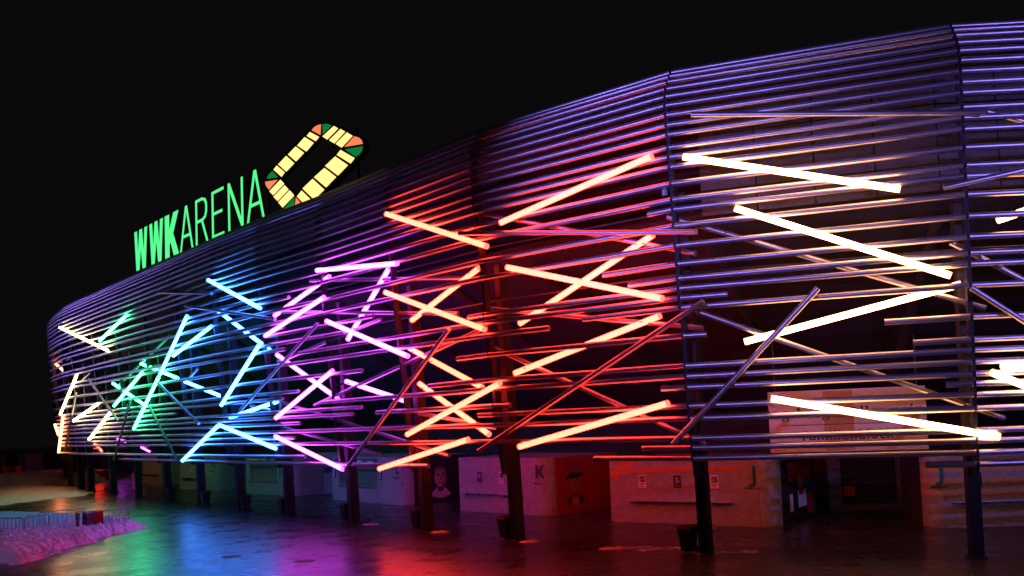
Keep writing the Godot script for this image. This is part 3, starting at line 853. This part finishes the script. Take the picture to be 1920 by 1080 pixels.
func sign_board(t: Node3D, x0: float, x1: float, y: float) -> void:
	var o := obj("sign_board", rbox(Vector3(x1 - x0, 0.6, 0.08), 0.01), M.green_panel, t, Transform3D(Basis.IDENTITY, Vector3((x0 + x1) / 2.0, y + 0.3, 0.05)))
	for q in [[-0.38, 0.12, 0.5], [-0.2, 0.12, 1.1], [0.08, 0.12, 0.9], [-0.1, -0.1, 1.2], [0.36, 0.1, 0.7]]:
		box("print_line", Vector3(q[2], 0.08, 0.004), Vector3((x1 - x0) * q[0], q[1], 0.043), M.white_print, o)
	box("orange_edge", Vector3(x1 - x0 - 0.06, 0.04, 0.004), Vector3(0, -0.25, 0.043), M.stripe, o)

func price_board(block: Node3D, x: float, label: String) -> void:
	var t := thing("price_board", label, "sign", block.transform * Vector3(x, 1.95, 0.0), block.basis, "price boards beside the shutters")
	box("board", Vector3(0.34, 0.75, 0.05), Vector3(0, 0, 0.027), M.column, t)
	for i in 4:
		box("entry", Vector3(0.24, 0.1, 0.006), Vector3(0, 0.24 - i * 0.16, 0.056), M.white_print, t)

# ---------------------------------------------------------------- sign and emblem on the roof edge
const GLYPHS = {
	"W": [[0, 1, 0.2, 1, 0.27, 0.38, 0.4, 1, 0.6, 1, 0.73, 0.38, 0.8, 1, 1, 1, 0.86, 0, 0.63, 0, 0.5, 0.56, 0.37, 0, 0.14, 0]],
	"K": [[0, 0, 0, 1, 0.32, 1, 0.32, 0.62, 0.64, 1, 1, 1, 0.6, 0.52, 1, 0, 0.64, 0, 0.4, 0.36, 0.32, 0.27, 0.32, 0]],
	"A": [[0, 0, 0.43, 1, 0.5, 1, 0.5, 0.88, 0.11, 0], [1, 0, 0.89, 0, 0.5, 0.88, 0.5, 1, 0.57, 1], [0.2385, 0.29, 0.7615, 0.29, 0.7327, 0.355, 0.2673, 0.355]],
	"R": [[0, 0, 0, 1, 0.13, 1, 0.13, 0], [0.13, 1, 0.55, 1, 0.82, 0.95, 0.94, 0.83, 0.94, 0.66, 0.82, 0.53, 0.6, 0.485, 1, 0, 0.87, 0, 0.47, 0.475, 0.13, 0.475, 0.13, 0.54, 0.55, 0.54, 0.73, 0.58, 0.81, 0.68, 0.81, 0.81, 0.73, 0.9, 0.55, 0.94, 0.13, 0.94]],
	"E": [[0, 0, 0, 1, 0.95, 1, 0.95, 0.94, 0.14, 0.94, 0.14, 0.545, 0.83, 0.545, 0.83, 0.485, 0.14, 0.485, 0.14, 0.06, 0.95, 0.06, 0.95, 0]],
	"N": [[0, 0, 0, 1, 0.13, 1, 0.88, 0.17, 0.88, 1, 1, 1, 1, 0, 0.87, 0, 0.12, 0.83, 0.12, 0]]}
const SIGN_LETTERS = [["W", -0.0, 3.041], ["W", 3.587, 6.59], ["K", 7.029, 9.856], ["A", 10.114, 12.678], ["R", 13.186, 15.444], ["E", 16.148, 18.314], ["N", 18.916, 21.319], ["A", 21.859, 24.461]]

func roof_sign() -> void:
	var x: Vector3 = Vector3(0.6459, 0, 0.7634)
	var at: Vector3 = Vector3(-31.222, 18.596, -77.753)
	var b := Basis(x, Vector3.UP, x.cross(Vector3.UP))
	var t := thing("roof_sign", "glowing green lettering on the roof edge of the stadium", "sign", at + Vector3(0, 0.12, 0), b)
	var green := glow(Vector3(0.1, 1.02, 0.3))
	var rim := paint(Vector3(0.015, 0.016, 0.016), 0.5)
	for g in SIGN_LETTERS:
		var w: float = g[2] - g[1]
		var root := Node3D.new()
		root.name = "sign_letter"
		t.add_child(root, true)
		root.position = Vector3(g[1], 0, 0)
		for poly in GLYPHS[g[0]]:
			var p := []
			for i in range(0, poly.size(), 2): p.append(Vector2(poly[i] * w, poly[i + 1] * 3.32))
			obj("letter_face", prism(p, 0.02, Vector3.ZERO), green, root)
			obj("letter_case", prism(p, 0.14, Vector3(0, 0, -0.022)), rim, root)
	pipe("rail", Vector3(-0.3, 0.6, -0.32), Vector3(24.6, 0.6, -0.32), 0.05, M.steel, t, false)
	pipe("rail", Vector3(-0.3, 2.6, -0.32), Vector3(24.6, 2.6, -0.32), 0.05, M.steel, t, false)
	for i in 9:
		pipe("support", Vector3(i * 3.05, -1.2, -0.4), Vector3(i * 3.05, 3.1, -0.4), 0.06, M.steel, t, false)
	var l := AreaLight3D.new()
	l.name = "sign_light"
	l.area_size = Vector2(24, 1.2)
	l.set("area_normalize_energy", false)
	l.light_color = lin(Vector3(0.1, 1.0, 0.3))
	l.light_energy = 0.02
	l.shadow_enabled = true
	l.set("area_range", 60.0)
	t.add_child(l)
	l.transform = Transform3D(Basis(Vector3.LEFT, Vector3.UP, Vector3.FORWARD), Vector3(12, 1.6, 0.05))

func emblem() -> void:
	var x: Vector3 = Vector3(0.6459, 0, 0.7634)
	var at: Vector3 = Vector3(-12.803, 18.316, -55.984)
	var b := Basis(x, Vector3.UP, x.cross(Vector3.UP))
	var t := thing("emblem_sign", "glowing yellow tilted ring emblem with green and orange corners on the roof edge", "sign", at, b)
	var fr: Array = [[Vector2(3.54, 4.46), Vector2(4.27, 4.28), Vector2(4.89, 4.02), Vector2(7.17, 2.79), Vector2(7.82, 2.45), Vector2(8.16, 2.07), Vector2(8.11, 1.82), Vector2(7.85, 1.55), Vector2(6.75, 1.16), Vector2(2.56, -0.06), Vector2(1.40, -0.04), Vector2(-0.82, 0.05), Vector2(-1.49, 0.31), Vector2(-3.45, 1.81), Vector2(-3.99, 2.33), Vector2(-4.08, 2.71), Vector2(-3.77, 3.10), Vector2(1.61, 4.36), Vector2(2.30, 4.51)], [Vector2(3.39, 3.68), Vector2(5.87, 2.37), Vector2(3.59, 1.71), Vector2(0.20, 0.75), Vector2(-1.78, 2.32)]]
	# backing: the outer outline with a hole, made as one strip between both outlines
	var outer: Array = fr[0]
	var inner: Array = fr[1]
	var hole := PackedVector2Array(inner)
	var back := paint(Vector3(0.012, 0.01, 0.01), 0.6)
	var c := Vector2.ZERO
	for p in inner: c += p / inner.size()
	var n := outer.size()
	for i in n:                                                  # wedges cut from the ring
		var j := (i + 1) % n
		var wedge := PackedVector2Array([outer[i], outer[j], c])
		for piece in Geometry2D.clip_polygons(wedge, hole):
			if piece.size() >= 3 and not Geometry2D.is_polygon_clockwise(piece):
				obj("backing", prism(Array(piece), 0.3, Vector3(0, 0, -0.024)), back, t)
	var yellow := glow(Vector3(1.7, 1.08, 0.34))
	var orange := glow(Vector3(1.05, 0.24, 0.1))
	var green := glow(Vector3(0.0, 0.2, 0.035))
	for p in [[Vector2(2.16, 4.26), Vector2(3.22, 3.69), Vector2(2.83, 3.55), Vector2(1.76, 4.13)], [Vector2(1.50, 4.12), Vector2(2.58, 3.51), Vector2(1.66, 3.22), Vector2(0.55, 3.86)], [Vector2(0.35, 3.84), Vector2(1.36, 3.21), Vector2(0.34, 2.94), Vector2(-0.66, 3.60)], [Vector2(-0.91, 3.57), Vector2(0.10, 2.88), Vector2(-0.95, 2.61), Vector2(-1.99, 3.30)], [Vector2(-2.21, 3.27), Vector2(-1.17, 2.61), Vector2(-1.60, 2.43), Vector2(-2.65, 3.12)], [Vector2(-1.74, 2.27), Vector2(-1.26, 1.91), Vector2(-2.79, 1.52), Vector2(-3.29, 1.88)], [Vector2(-1.20, 1.80), Vector2(-0.70, 1.43), Vector2(-2.20, 1.03), Vector2(-2.73, 1.41)], [Vector2(-0.55, 1.35), Vector2(0.00, 0.92), Vector2(-1.54, 0.49), Vector2(-2.10, 0.93)], [Vector2(0.96, 1.01), Vector2(2.09, 0.22), Vector2(1.21, 0.19), Vector2(0.38, 0.78)], [Vector2(2.35, 1.41), Vector2(3.68, 0.49), Vector2(2.48, 0.16), Vector2(1.10, 1.11)], [Vector2(3.77, 1.73), Vector2(5.06, 0.92), Vector2(3.90, 0.58), Vector2(2.54, 1.47)], [Vector2(5.03, 2.10), Vector2(6.38, 1.29), Vector2(5.27, 0.96), Vector2(3.87, 1.83)], [Vector2(5.64, 2.32), Vector2(7.11, 1.51), Vector2(6.67, 1.32), Vector2(5.21, 2.15)], [Vector2(4.97, 3.87), Vector2(5.42, 3.61), Vector2(4.18, 3.30), Vector2(3.64, 3.61)], [Vector2(5.70, 3.50), Vector2(6.17, 3.23), Vector2(4.97, 2.87), Vector2(4.40, 3.20)], [Vector2(6.37, 3.13), Vector2(6.97, 2.78), Vector2(5.75, 2.44), Vector2(5.13, 2.80)]]: obj("lit_panel", prism(p, 0.02, Vector3.ZERO), yellow, t)
	for p in [[Vector2(-2.14, 2.36), Vector2(-3.37, 2.00), Vector2(-3.76, 2.34), Vector2(-3.86, 2.61)], [Vector2(0.24, 0.74), Vector2(0.98, 0.16), Vector2(0.05, 0.20)], [Vector2(7.17, 2.71), Vector2(7.62, 2.52), Vector2(7.89, 2.31), Vector2(7.99, 2.08), Vector2(6.08, 2.39)], [Vector2(2.39, 4.30), Vector2(2.59, 4.39), Vector2(2.97, 4.43), Vector2(3.48, 4.37), Vector2(3.39, 3.77)]]: obj("lit_corner", prism(p, 0.02, Vector3.ZERO), orange, t)
	for p in [[Vector2(-2.83, 3.07), Vector2(-2.09, 2.50), Vector2(-3.63, 2.75), Vector2(-3.39, 2.95)], [Vector2(-0.00, 0.82), Vector2(-0.05, 0.20), Vector2(-0.61, 0.19), Vector2(-1.13, 0.22), Vector2(-1.33, 0.38)], [Vector2(6.12, 2.24), Vector2(7.99, 1.95), Vector2(7.88, 1.72), Vector2(7.61, 1.59), Vector2(7.24, 1.55)], [Vector2(3.68, 4.33), Vector2(4.26, 4.19), Vector2(4.71, 3.98), Vector2(3.69, 3.75)]]: obj("lit_corner", prism(p, 0.02, Vector3.ZERO), green, t)
	for i in 5:
		pipe("support", Vector3(-2.5 + i * 2.3, -1.5, -0.5), Vector3(-2.5 + i * 2.3, [2.5, 1.0, 1.5, 2.6, 3.4][i], -0.5), 0.06, M.steel, t, false)
	var l := AreaLight3D.new()
	l.name = "emblem_light"
	l.area_size = Vector2(4, 4)
	l.set("area_normalize_energy", false)
	l.light_color = lin(Vector3(1.0, 0.7, 0.25))
	l.light_energy = 0.06
	l.shadow_enabled = true
	l.set("area_range", 60.0)
	t.add_child(l)
	l.transform = Transform3D(Basis(Vector3.LEFT, Vector3.UP, Vector3.FORWARD), Vector3(2.5, 2.5, 0.05))

# ---------------------------------------------------------------- bins, camera, barriers
func make_bin(at: Vector2, turn: float, label: String) -> void:
	var t := thing("waste_bin", label, "bin", Vector3(at.x, 0, at.y), Basis(Vector3.UP, turn), "wheeled bins beside the columns")
	var st := SurfaceTool.new()
	st.begin(Mesh.PRIMITIVE_TRIANGLES)
	var lo := [Vector3(-0.2, 0.06, 0.22), Vector3(0.2, 0.06, 0.22), Vector3(0.2, 0.06, -0.2), Vector3(-0.2, 0.06, -0.2)]
	var hi := [Vector3(-0.27, 0.9, 0.32), Vector3(0.27, 0.9, 0.32), Vector3(0.27, 0.9, -0.3), Vector3(-0.27, 0.9, -0.3)]
	for i in 4:
		quad(st, lo[i], hi[i], hi[(i + 1) % 4], lo[(i + 1) % 4])
	quad(st, lo[0], lo[1], lo[2], lo[3])
	st.generate_normals()
	obj("body", st.commit(), M.bin, t)
	obj("rim", rbox(Vector3(0.6, 0.06, 0.68), 0.02), M.bin, t, Transform3D(Basis.IDENTITY, Vector3(0, 0.9, 0)))
	obj("lid", rbox(Vector3(0.58, 0.05, 0.66), 0.02), M.bin, t, Transform3D(Basis(Vector3.RIGHT, 0.08), Vector3(0, 0.97, 0)))
	pipe("handle", Vector3(-0.2, 0.93, -0.37), Vector3(0.2, 0.93, -0.37), 0.018, M.bin, t, false)
	for s in [-1, 1]:
		pipe("wheel", Vector3(s * 0.2, 0.1, -0.24), Vector3(s * 0.26, 0.1, -0.24), 0.1, M.bin, t)

func barrier(a: Vector2, b: Vector2, label: String, h := 1.1) -> void:
	var f := frame_of(a, b)
	var w := a.distance_to(b)
	var t := thing("crowd_barrier", label, "barrier", f.origin, f.basis, "crowd barriers in the snow")
	pipe("top_rail", Vector3(0.1, h, 0), Vector3(w - 0.1, h, 0), 0.022, M.fence, t, false)
	pipe("bottom_rail", Vector3(0.02, 0.42, 0), Vector3(w - 0.02, 0.42, 0), 0.018, M.fence, t, false)
	for x in [[0.02, 0.1], [w - 0.02, w - 0.1]]:
		pipe("post", Vector3(x[0], 0, 0), Vector3(x[0], h - 0.08, 0), 0.024, M.fence, t, false)
		pipe("bend", Vector3(x[0], h - 0.08, 0), Vector3(x[1], h, 0), 0.022, M.fence, t, false)
		box("foot", Vector3(0.05, 0.03, 0.7), Vector3(x[0], 0.016, 0), M.fence, t)
	var n := int(w / 0.22)
	for i in range(1, n):
		pipe("bar", Vector3(w * i / n, 0.42, 0), Vector3(w * i / n, h, 0), 0.013, M.fence, t, false)

func small_things() -> void:
	var where := ["at the foot of the column before the three-poster block", "beside the column in front of block K", "beside the column in front of the dark mural", "beside the column in front of kiosk L", "beside the column in front of kiosk M's right end", "beside the column left of kiosk M", "beside the column in front of the green-lit corner", "beside the column at the reddish block"]
	for i in 8:
		var k := i + 3
		var foot := corner(k, 0.0, -lean(0.0) - 1.0)
		var tang := Vector3(-cos(PHI[k]), 0, -sin(PHI[k]))
		var p := foot + tang * (0.72 if i < 5 else -0.72) + outward(k) * 0.1
		make_bin(Vector2(p.x, p.z), -PHI[k], "dark wheeled bin " + where[i])
	# dome camera on the post between the red and orange fields
	var q: Vector3 = Vector3(5.845, 13.316, -34.047)
	var t := thing("security_camera", "small white dome camera hanging on a facade post", "camera", q)
	var sm := SphereMesh.new()
	sm.radius = 0.1
	sm.height = 0.2
	obj("dome", sm, paint(Vector3(0.03, 0.03, 0.03), 0.15), t, Transform3D(Basis.IDENTITY, Vector3(0, -0.1, 0)))
	pipe("housing", Vector3(0, -0.1, 0), Vector3(0, 0.12, 0), 0.105, M.white_print, t)
	pipe("neck", Vector3(0, 0.12, 0), Vector3(0, 0.3, 0), 0.05, M.white_print, t, false)
	pipe("arm", Vector3(0, 0.28, 0), Vector3(0.45, 0.28, -0.25), 0.03, M.steel, t, false)
	barrier(Vector2(-27.68, -49.50), Vector2(-25.64, -49.12), "leftmost grey crowd barrier in the snow")
	barrier(Vector2(-25.71, -49.36), Vector2(-25.10, -50.76), "second grey crowd barrier from the left edge in the snow")
	barrier(Vector2(-26.31, -52.09), Vector2(-24.65, -53.84), "grey crowd barrier behind the snow with a folded end")
	barrier(Vector2(-22.90, -50.31), Vector2(-21.67, -52.87), "rightmost grey crowd barrier next to the red board")
	var pf := frame_of(Vector2(-23.31, -49.98), Vector2(-22.86, -49.61))
	var p1 := thing("barrier_board", "dark board hung on the barrier, left one", "board", pf.origin, pf.basis)
	obj("panel", rbox(Vector3(0.34, 1.0, 0.05), 0.015), M.fence, p1, Transform3D(Basis.IDENTITY, Vector3(0.17, 0.7, 0)))
	pipe("leg", Vector3(0.17, 0, 0), Vector3(0.17, 0.3, 0), 0.03, M.fence, p1, false)
	pf = frame_of(Vector2(-23.21, -50.88), Vector2(-22.84, -50.77))
	var p2 := thing("barrier_stack", "stack of folded grey barriers between the boards", "barrier", pf.origin, pf.basis)
	for i in 4:
		pipe("hoop", Vector3(0.06 + i * 0.09, 0, -0.2), Vector3(0.06 + i * 0.09, 1.15, -0.2), 0.025, M.fence, p2, false)
		pipe("hoop", Vector3(0.06 + i * 0.09, 0, 0.3), Vector3(0.06 + i * 0.09, 1.15, 0.3), 0.025, M.fence, p2, false)
		pipe("hoop_top", Vector3(0.06 + i * 0.09, 1.15, -0.2), Vector3(0.06 + i * 0.09, 1.15, 0.3), 0.025, M.fence, p2, false)
		box("sheet", Vector3(0.02, 0.8, 0.46), Vector3(0.06 + i * 0.09, 0.65, 0.05), M.fence, p2)
	pf = frame_of(Vector2(-22.94, -51.03), Vector2(-22.49, -51.13))
	var p3 := thing("red_board", "red board standing in the snow by the barriers", "board", pf.origin, pf.basis)
	var red := paint(Vector3(0.42, 0.015, 0.012), 0.5)
	for i in 2:
		obj("panel", rbox(Vector3(0.28, 0.78, 0.06), 0.01), red, p3, Transform3D(Basis.IDENTITY, Vector3(0.15 + i * 0.29, 0.78, 0)))
	for x in [0.08, 0.52]:
		pipe("leg", Vector3(x, 0, 0), Vector3(x, 0.42, 0), 0.025, M.fence, p3, false)

# ---------------------------------------------------------------- snow
func snow_patch(called: String, label: String, outline: Array, cell: float, height: float, soft: float, lump: float, seed_: int) -> void:
	var poly := PackedVector2Array(outline)
	var lo := poly[0]
	var hi := poly[0]
	for p in poly:
		lo = lo.min(p); hi = hi.max(p)
	var nz := FastNoiseLite.new()
	nz.seed = seed_
	nz.frequency = 0.9
	nz.fractal_octaves = 2
	var nx := int((hi.x - lo.x + 2.0) / cell) + 1
	var ny := int((hi.y - lo.y + 2.0) / cell) + 1
	var hgt := PackedFloat32Array()
	hgt.resize(nx * ny)
	for j in ny:
		for i in nx:
			var p := lo - Vector2.ONE + Vector2(i, j) * cell
			var dist := INF
			for e in poly.size():
				dist = minf(dist, p.distance_to(Geometry2D.get_closest_point_to_segment(p, poly[e], poly[(e + 1) % poly.size()])))
			if not Geometry2D.is_point_in_polygon(p, poly): dist = -dist
			dist += nz.get_noise_2d(p.x * 0.45, p.y * 0.45) * soft * 0.7 + nz.get_noise_2d(p.x * 2.6 + 7.0, p.y * 2.6) * minf(soft, 0.5) * 0.55
			var k := clampf(dist / soft, -1.0, 1.0)
			var y := -0.05
			if k > -1.0:
				y = height * (smoothstep(0.0, 1.0, k) * 0.8 + maxf(k, 0.0) * 0.2) - 0.05 * (1.0 if k < 0.0 else 0.0)
				if k > 0.0: y += lump * (0.5 + 0.7 * nz.get_noise_2d(p.x * 2.1, p.y * 2.1) + 0.8 * absf(nz.get_noise_2d(p.x * 3.7 + 30.0, p.y * 3.7))) * minf(1.0, k * 3.0) + lump * 0.6 * absf(nz.get_noise_2d(p.x * 1.1 + 90.0, p.y * 1.1)) * k
			hgt[j * nx + i] = y
	var st := SurfaceTool.new()
	st.begin(Mesh.PRIMITIVE_TRIANGLES)
	for j in ny - 1:
		for i in nx - 1:
			var h4 := [hgt[j * nx + i], hgt[j * nx + i + 1], hgt[(j + 1) * nx + i + 1], hgt[(j + 1) * nx + i]]
			if h4.max() <= 0.0: continue
			var v := []
			for c in [[0, 0], [1, 0], [1, 1], [0, 1]]:
				v.append(Vector3(lo.x - 1.0 + (i + c[0]) * cell, h4[v.size()], lo.y - 1.0 + (j + c[1]) * cell))
			for c in [0, 1, 2, 0, 2, 3]:
				st.set_smooth_group(0); st.add_vertex(v[c])
	st.index()
	st.generate_normals()
	var o := obj(called, st.commit(), M.snow)
	tag(o, label, "snow", "", "stuff")

func snow() -> void:
	snow_patch("snow_berm", "lumpy ploughed snow along the barriers at lower left", [Vector2(-22.49, -39.89), Vector2(-20.90, -39.65), Vector2(-20.73, -42.24), Vector2(-21.15, -45.19), Vector2(-21.13, -48.65), Vector2(-20.89, -52.61), Vector2(-23.36, -56.75), Vector2(-26.01, -57.67), Vector2(-25.59, -54.68), Vector2(-26.65, -51.95), Vector2(-29.51, -52.35)], 0.06, 0.3, 0.95, 0.17, 51)
	snow_patch("snow_sheet", "smooth snow lying behind the barriers", [Vector2(-28.25, -50.11), Vector2(-26.36, -51.38), Vector2(-24.72, -52.83), Vector2(-23.84, -54.92), Vector2(-23.26, -56.13), Vector2(-25.64, -59.08), Vector2(-29.81, -62.22), Vector2(-36.32, -66.42), Vector2(-37.74, -66.96)], 0.14, 0.2, 0.6, 0.08, 52)
	snow_patch("snow_field", "flat trampled snow at left in front of the far bank", [Vector2(-42.58, -73.33), Vector2(-40.65, -74.35), Vector2(-40.09, -76.49), Vector2(-39.60, -79.84), Vector2(-37.78, -81.77), Vector2(-38.87, -86.45), Vector2(-44.40, -96.10), Vector2(-53.34, -104.01), Vector2(-60.73, -104.60)], 0.4, 0.07, 0.9, 0.06, 53)
	snow_patch("snow_bank", "heaped snow bank at the far left edge of the forecourt", [Vector2(-60.73, -104.60), Vector2(-54.37, -103.72), Vector2(-50.71, -103.44), Vector2(-46.81, -101.33), Vector2(-45.22, -103.86), Vector2(-48.14, -110.14), Vector2(-52.53, -113.71), Vector2(-59.27, -120.91), Vector2(-60.82, -118.60), Vector2(-61.88, -113.19), Vector2(-65.92, -113.53)], 0.4, 0.75, 1.6, 0.35, 54)
	snow_patch("snow_heap", "small snow heap far behind the columns", [Vector2(-45.14, -111.33), Vector2(-43.65, -110.43), Vector2(-46.40, -117.40), Vector2(-48.01, -118.41)], 0.4, 0.7, 1.0, 0.3, 55)
	var feet := [Vector2(0.43, -40.53), Vector2(7.48, -35.29), Vector2(5.70, -36.78), Vector2(-3.82, -45.28), Vector2(-7.78, -49.80), Vector2(4.14, -37.51)]
	var said := ["beside the column before block K", "right of the column before block J", "left of the bin before block J", "beside the column before the dark mural", "beside the column before kiosk L", "between two columns before block J's left end"]
	for i in feet.size():
		var c: Vector2 = feet[i]
		var w := 1.1 if i in [1, 2, 5] else 0.35
		snow_patch("snow_remnant", "thin remnant of snow " + said[i], [c + Vector2(-w, -0.1), c + Vector2(w, -0.25), c + Vector2(w * 1.1, 0.12), c + Vector2(-w * 0.8, 0.2)], 0.05, 0.025, 0.3, 0.05, 60 + i)

# ---------------------------------------------------------------- what stands far behind at left
func background() -> void:
	var lilac := grainy(Vector3(0.42, 0.4, 0.46), 0.08, 0.3, 0.7, 0.0, 71)
	var f := frame_of(Vector2(-78.36, -134.95), Vector2(-68.09, -131.05))
	var w: float = Vector2(-78.36, -134.95).distance_to(Vector2(-68.09, -131.05))
	var t := thing("site_cabin", "pale lilac cabin with a dark opening at the left edge", "cabin", f.origin, f.basis)
	box("end_wall", Vector3(w * 0.13, 3.1, 3.0), Vector3(w * 0.935, 1.55, -1.5), lilac, t)
	box("side_wall", Vector3(w * 0.62, 3.05, 3.0), Vector3(w * 0.31, 1.525, -1.5), lilac, t)
	box("dark_opening", Vector3(w * 0.25, 3.0, 2.6), Vector3(w * 0.745, 1.5, -1.6), M.dark_wall, t)
	box("roof", Vector3(w + 0.3, 0.12, 3.2), Vector3(w / 2.0, 3.18, -1.5), M.dark_wall, t)
	var red := paint(Vector3(0.5, 0.02, 0.018), 0.45)
	var said := ["red machine in front of the pale cabin", "red machine cut by the left picture edge"]
	var spots := [[Vector2(-62.57, -115.52), Vector2(-60.70, -114.46)], [Vector2(-63.96, -115.32), Vector2(-62.18, -114.32)]]
	for i in 2:
		var g := frame_of(spots[i][0], spots[i][1])
		var gw: float = spots[i][0].distance_to(spots[i][1])
		var r := thing("red_machine", said[i], "machine", g.origin, g.basis, "red machines by the cabin")
		obj("body", rbox(Vector3(gw, 1.75, 0.8), 0.04), red, r, Transform3D(Basis.IDENTITY, Vector3(gw / 2.0, 0.98, -0.4)))
		box("print_band", Vector3(gw * 0.86, 0.28, 0.01), Vector3(gw / 2.0, 1.25, 0.008), M.dark_print, r)
		box("foot", Vector3(gw * 0.9, 0.12, 0.7), Vector3(gw / 2.0, 0.06, -0.4), M.steel, r)
	var h := frame_of(Vector2(-63.51, -122.36), Vector2(-63.03, -123.19))
	var hw: float = Vector2(-63.51, -122.36).distance_to(Vector2(-63.03, -123.19))
	var ht := thing("tube_frame", "pale bent tube frame right of the cabin", "frame", h.origin, h.basis)
	for x in [0.0, hw]: pipe("upright", Vector3(x, 0, 0), Vector3(x, 1.62, 0), 0.05, M.metal, ht, false)
	pipe("crossbar", Vector3(0, 1.62, 0), Vector3(hw, 1.62, 0), 0.05, M.metal, ht, false)
	# railing and low wall
	var ra: Vector2 = Vector2(-62.93, -123.13)
	var rb: Vector2 = Vector2(-43.20, -119.94)
	var rf := frame_of(ra, rb)
	var rw := ra.distance_to(rb)
	var rt := thing("railing", "long dark railing behind the snow bank", "railing", rf.origin, rf.basis)
	var n := int(rw / 4.0)
	for i in n + 1: pipe("post", Vector3(rw * i / n, 0, 0), Vector3(rw * i / n, 2.0, 0), 0.035, M.fence, rt, false)
	for y in [0.25, 2.0]: pipe("rail", Vector3(0, y, 0), Vector3(rw, y, 0), 0.035, M.fence, rt, false)
	for i in int(rw / 0.5): pipe("wire", Vector3(i * 0.5, 0.25, 0), Vector3(i * 0.5, 2.0, 0), 0.008, M.fence, rt, false)
	var wf := frame_of(Vector2(-91.67, -157.88), Vector2(-41.73, -134.95))
	var ww: float = Vector2(-91.67, -157.88).distance_to(Vector2(-41.73, -134.95))
	var wt := thing("boundary_wall", "long grey low wall far behind the railing", "wall", wf.origin, wf.basis)
	box("wall", Vector3(ww, 2.2, 0.3), Vector3(ww / 2.0, 1.1, 0), grainy(Vector3(0.2, 0.2, 0.2), 0.2, 0.2, 0.8, 0.0, 75), wt)
	box("coping", Vector3(ww, 0.15, 0.45), Vector3(ww / 2.0, 2.275, 0), M.concrete, wt)
	var cf := frame_of(Vector2(-51.83, -108.47), Vector2(-46.87, -107.50))
	var cw: float = Vector2(-51.83, -108.47).distance_to(Vector2(-46.87, -107.50))
	var ct := thing("red_container", "low red container behind the far columns", "container", cf.origin, cf.basis)
	box("body", Vector3(cw, 1.1, 1.8), Vector3(cw / 2.0, 0.6, -0.9), red, ct)
	box("rim", Vector3(cw + 0.1, 0.1, 1.9), Vector3(cw / 2.0, 1.2, -0.9), red, ct)
	for i in 7: box("rib", Vector3(0.1, 1.0, 0.06), Vector3(cw * (i + 0.5) / 7.0, 0.6, 0.032), red, ct)
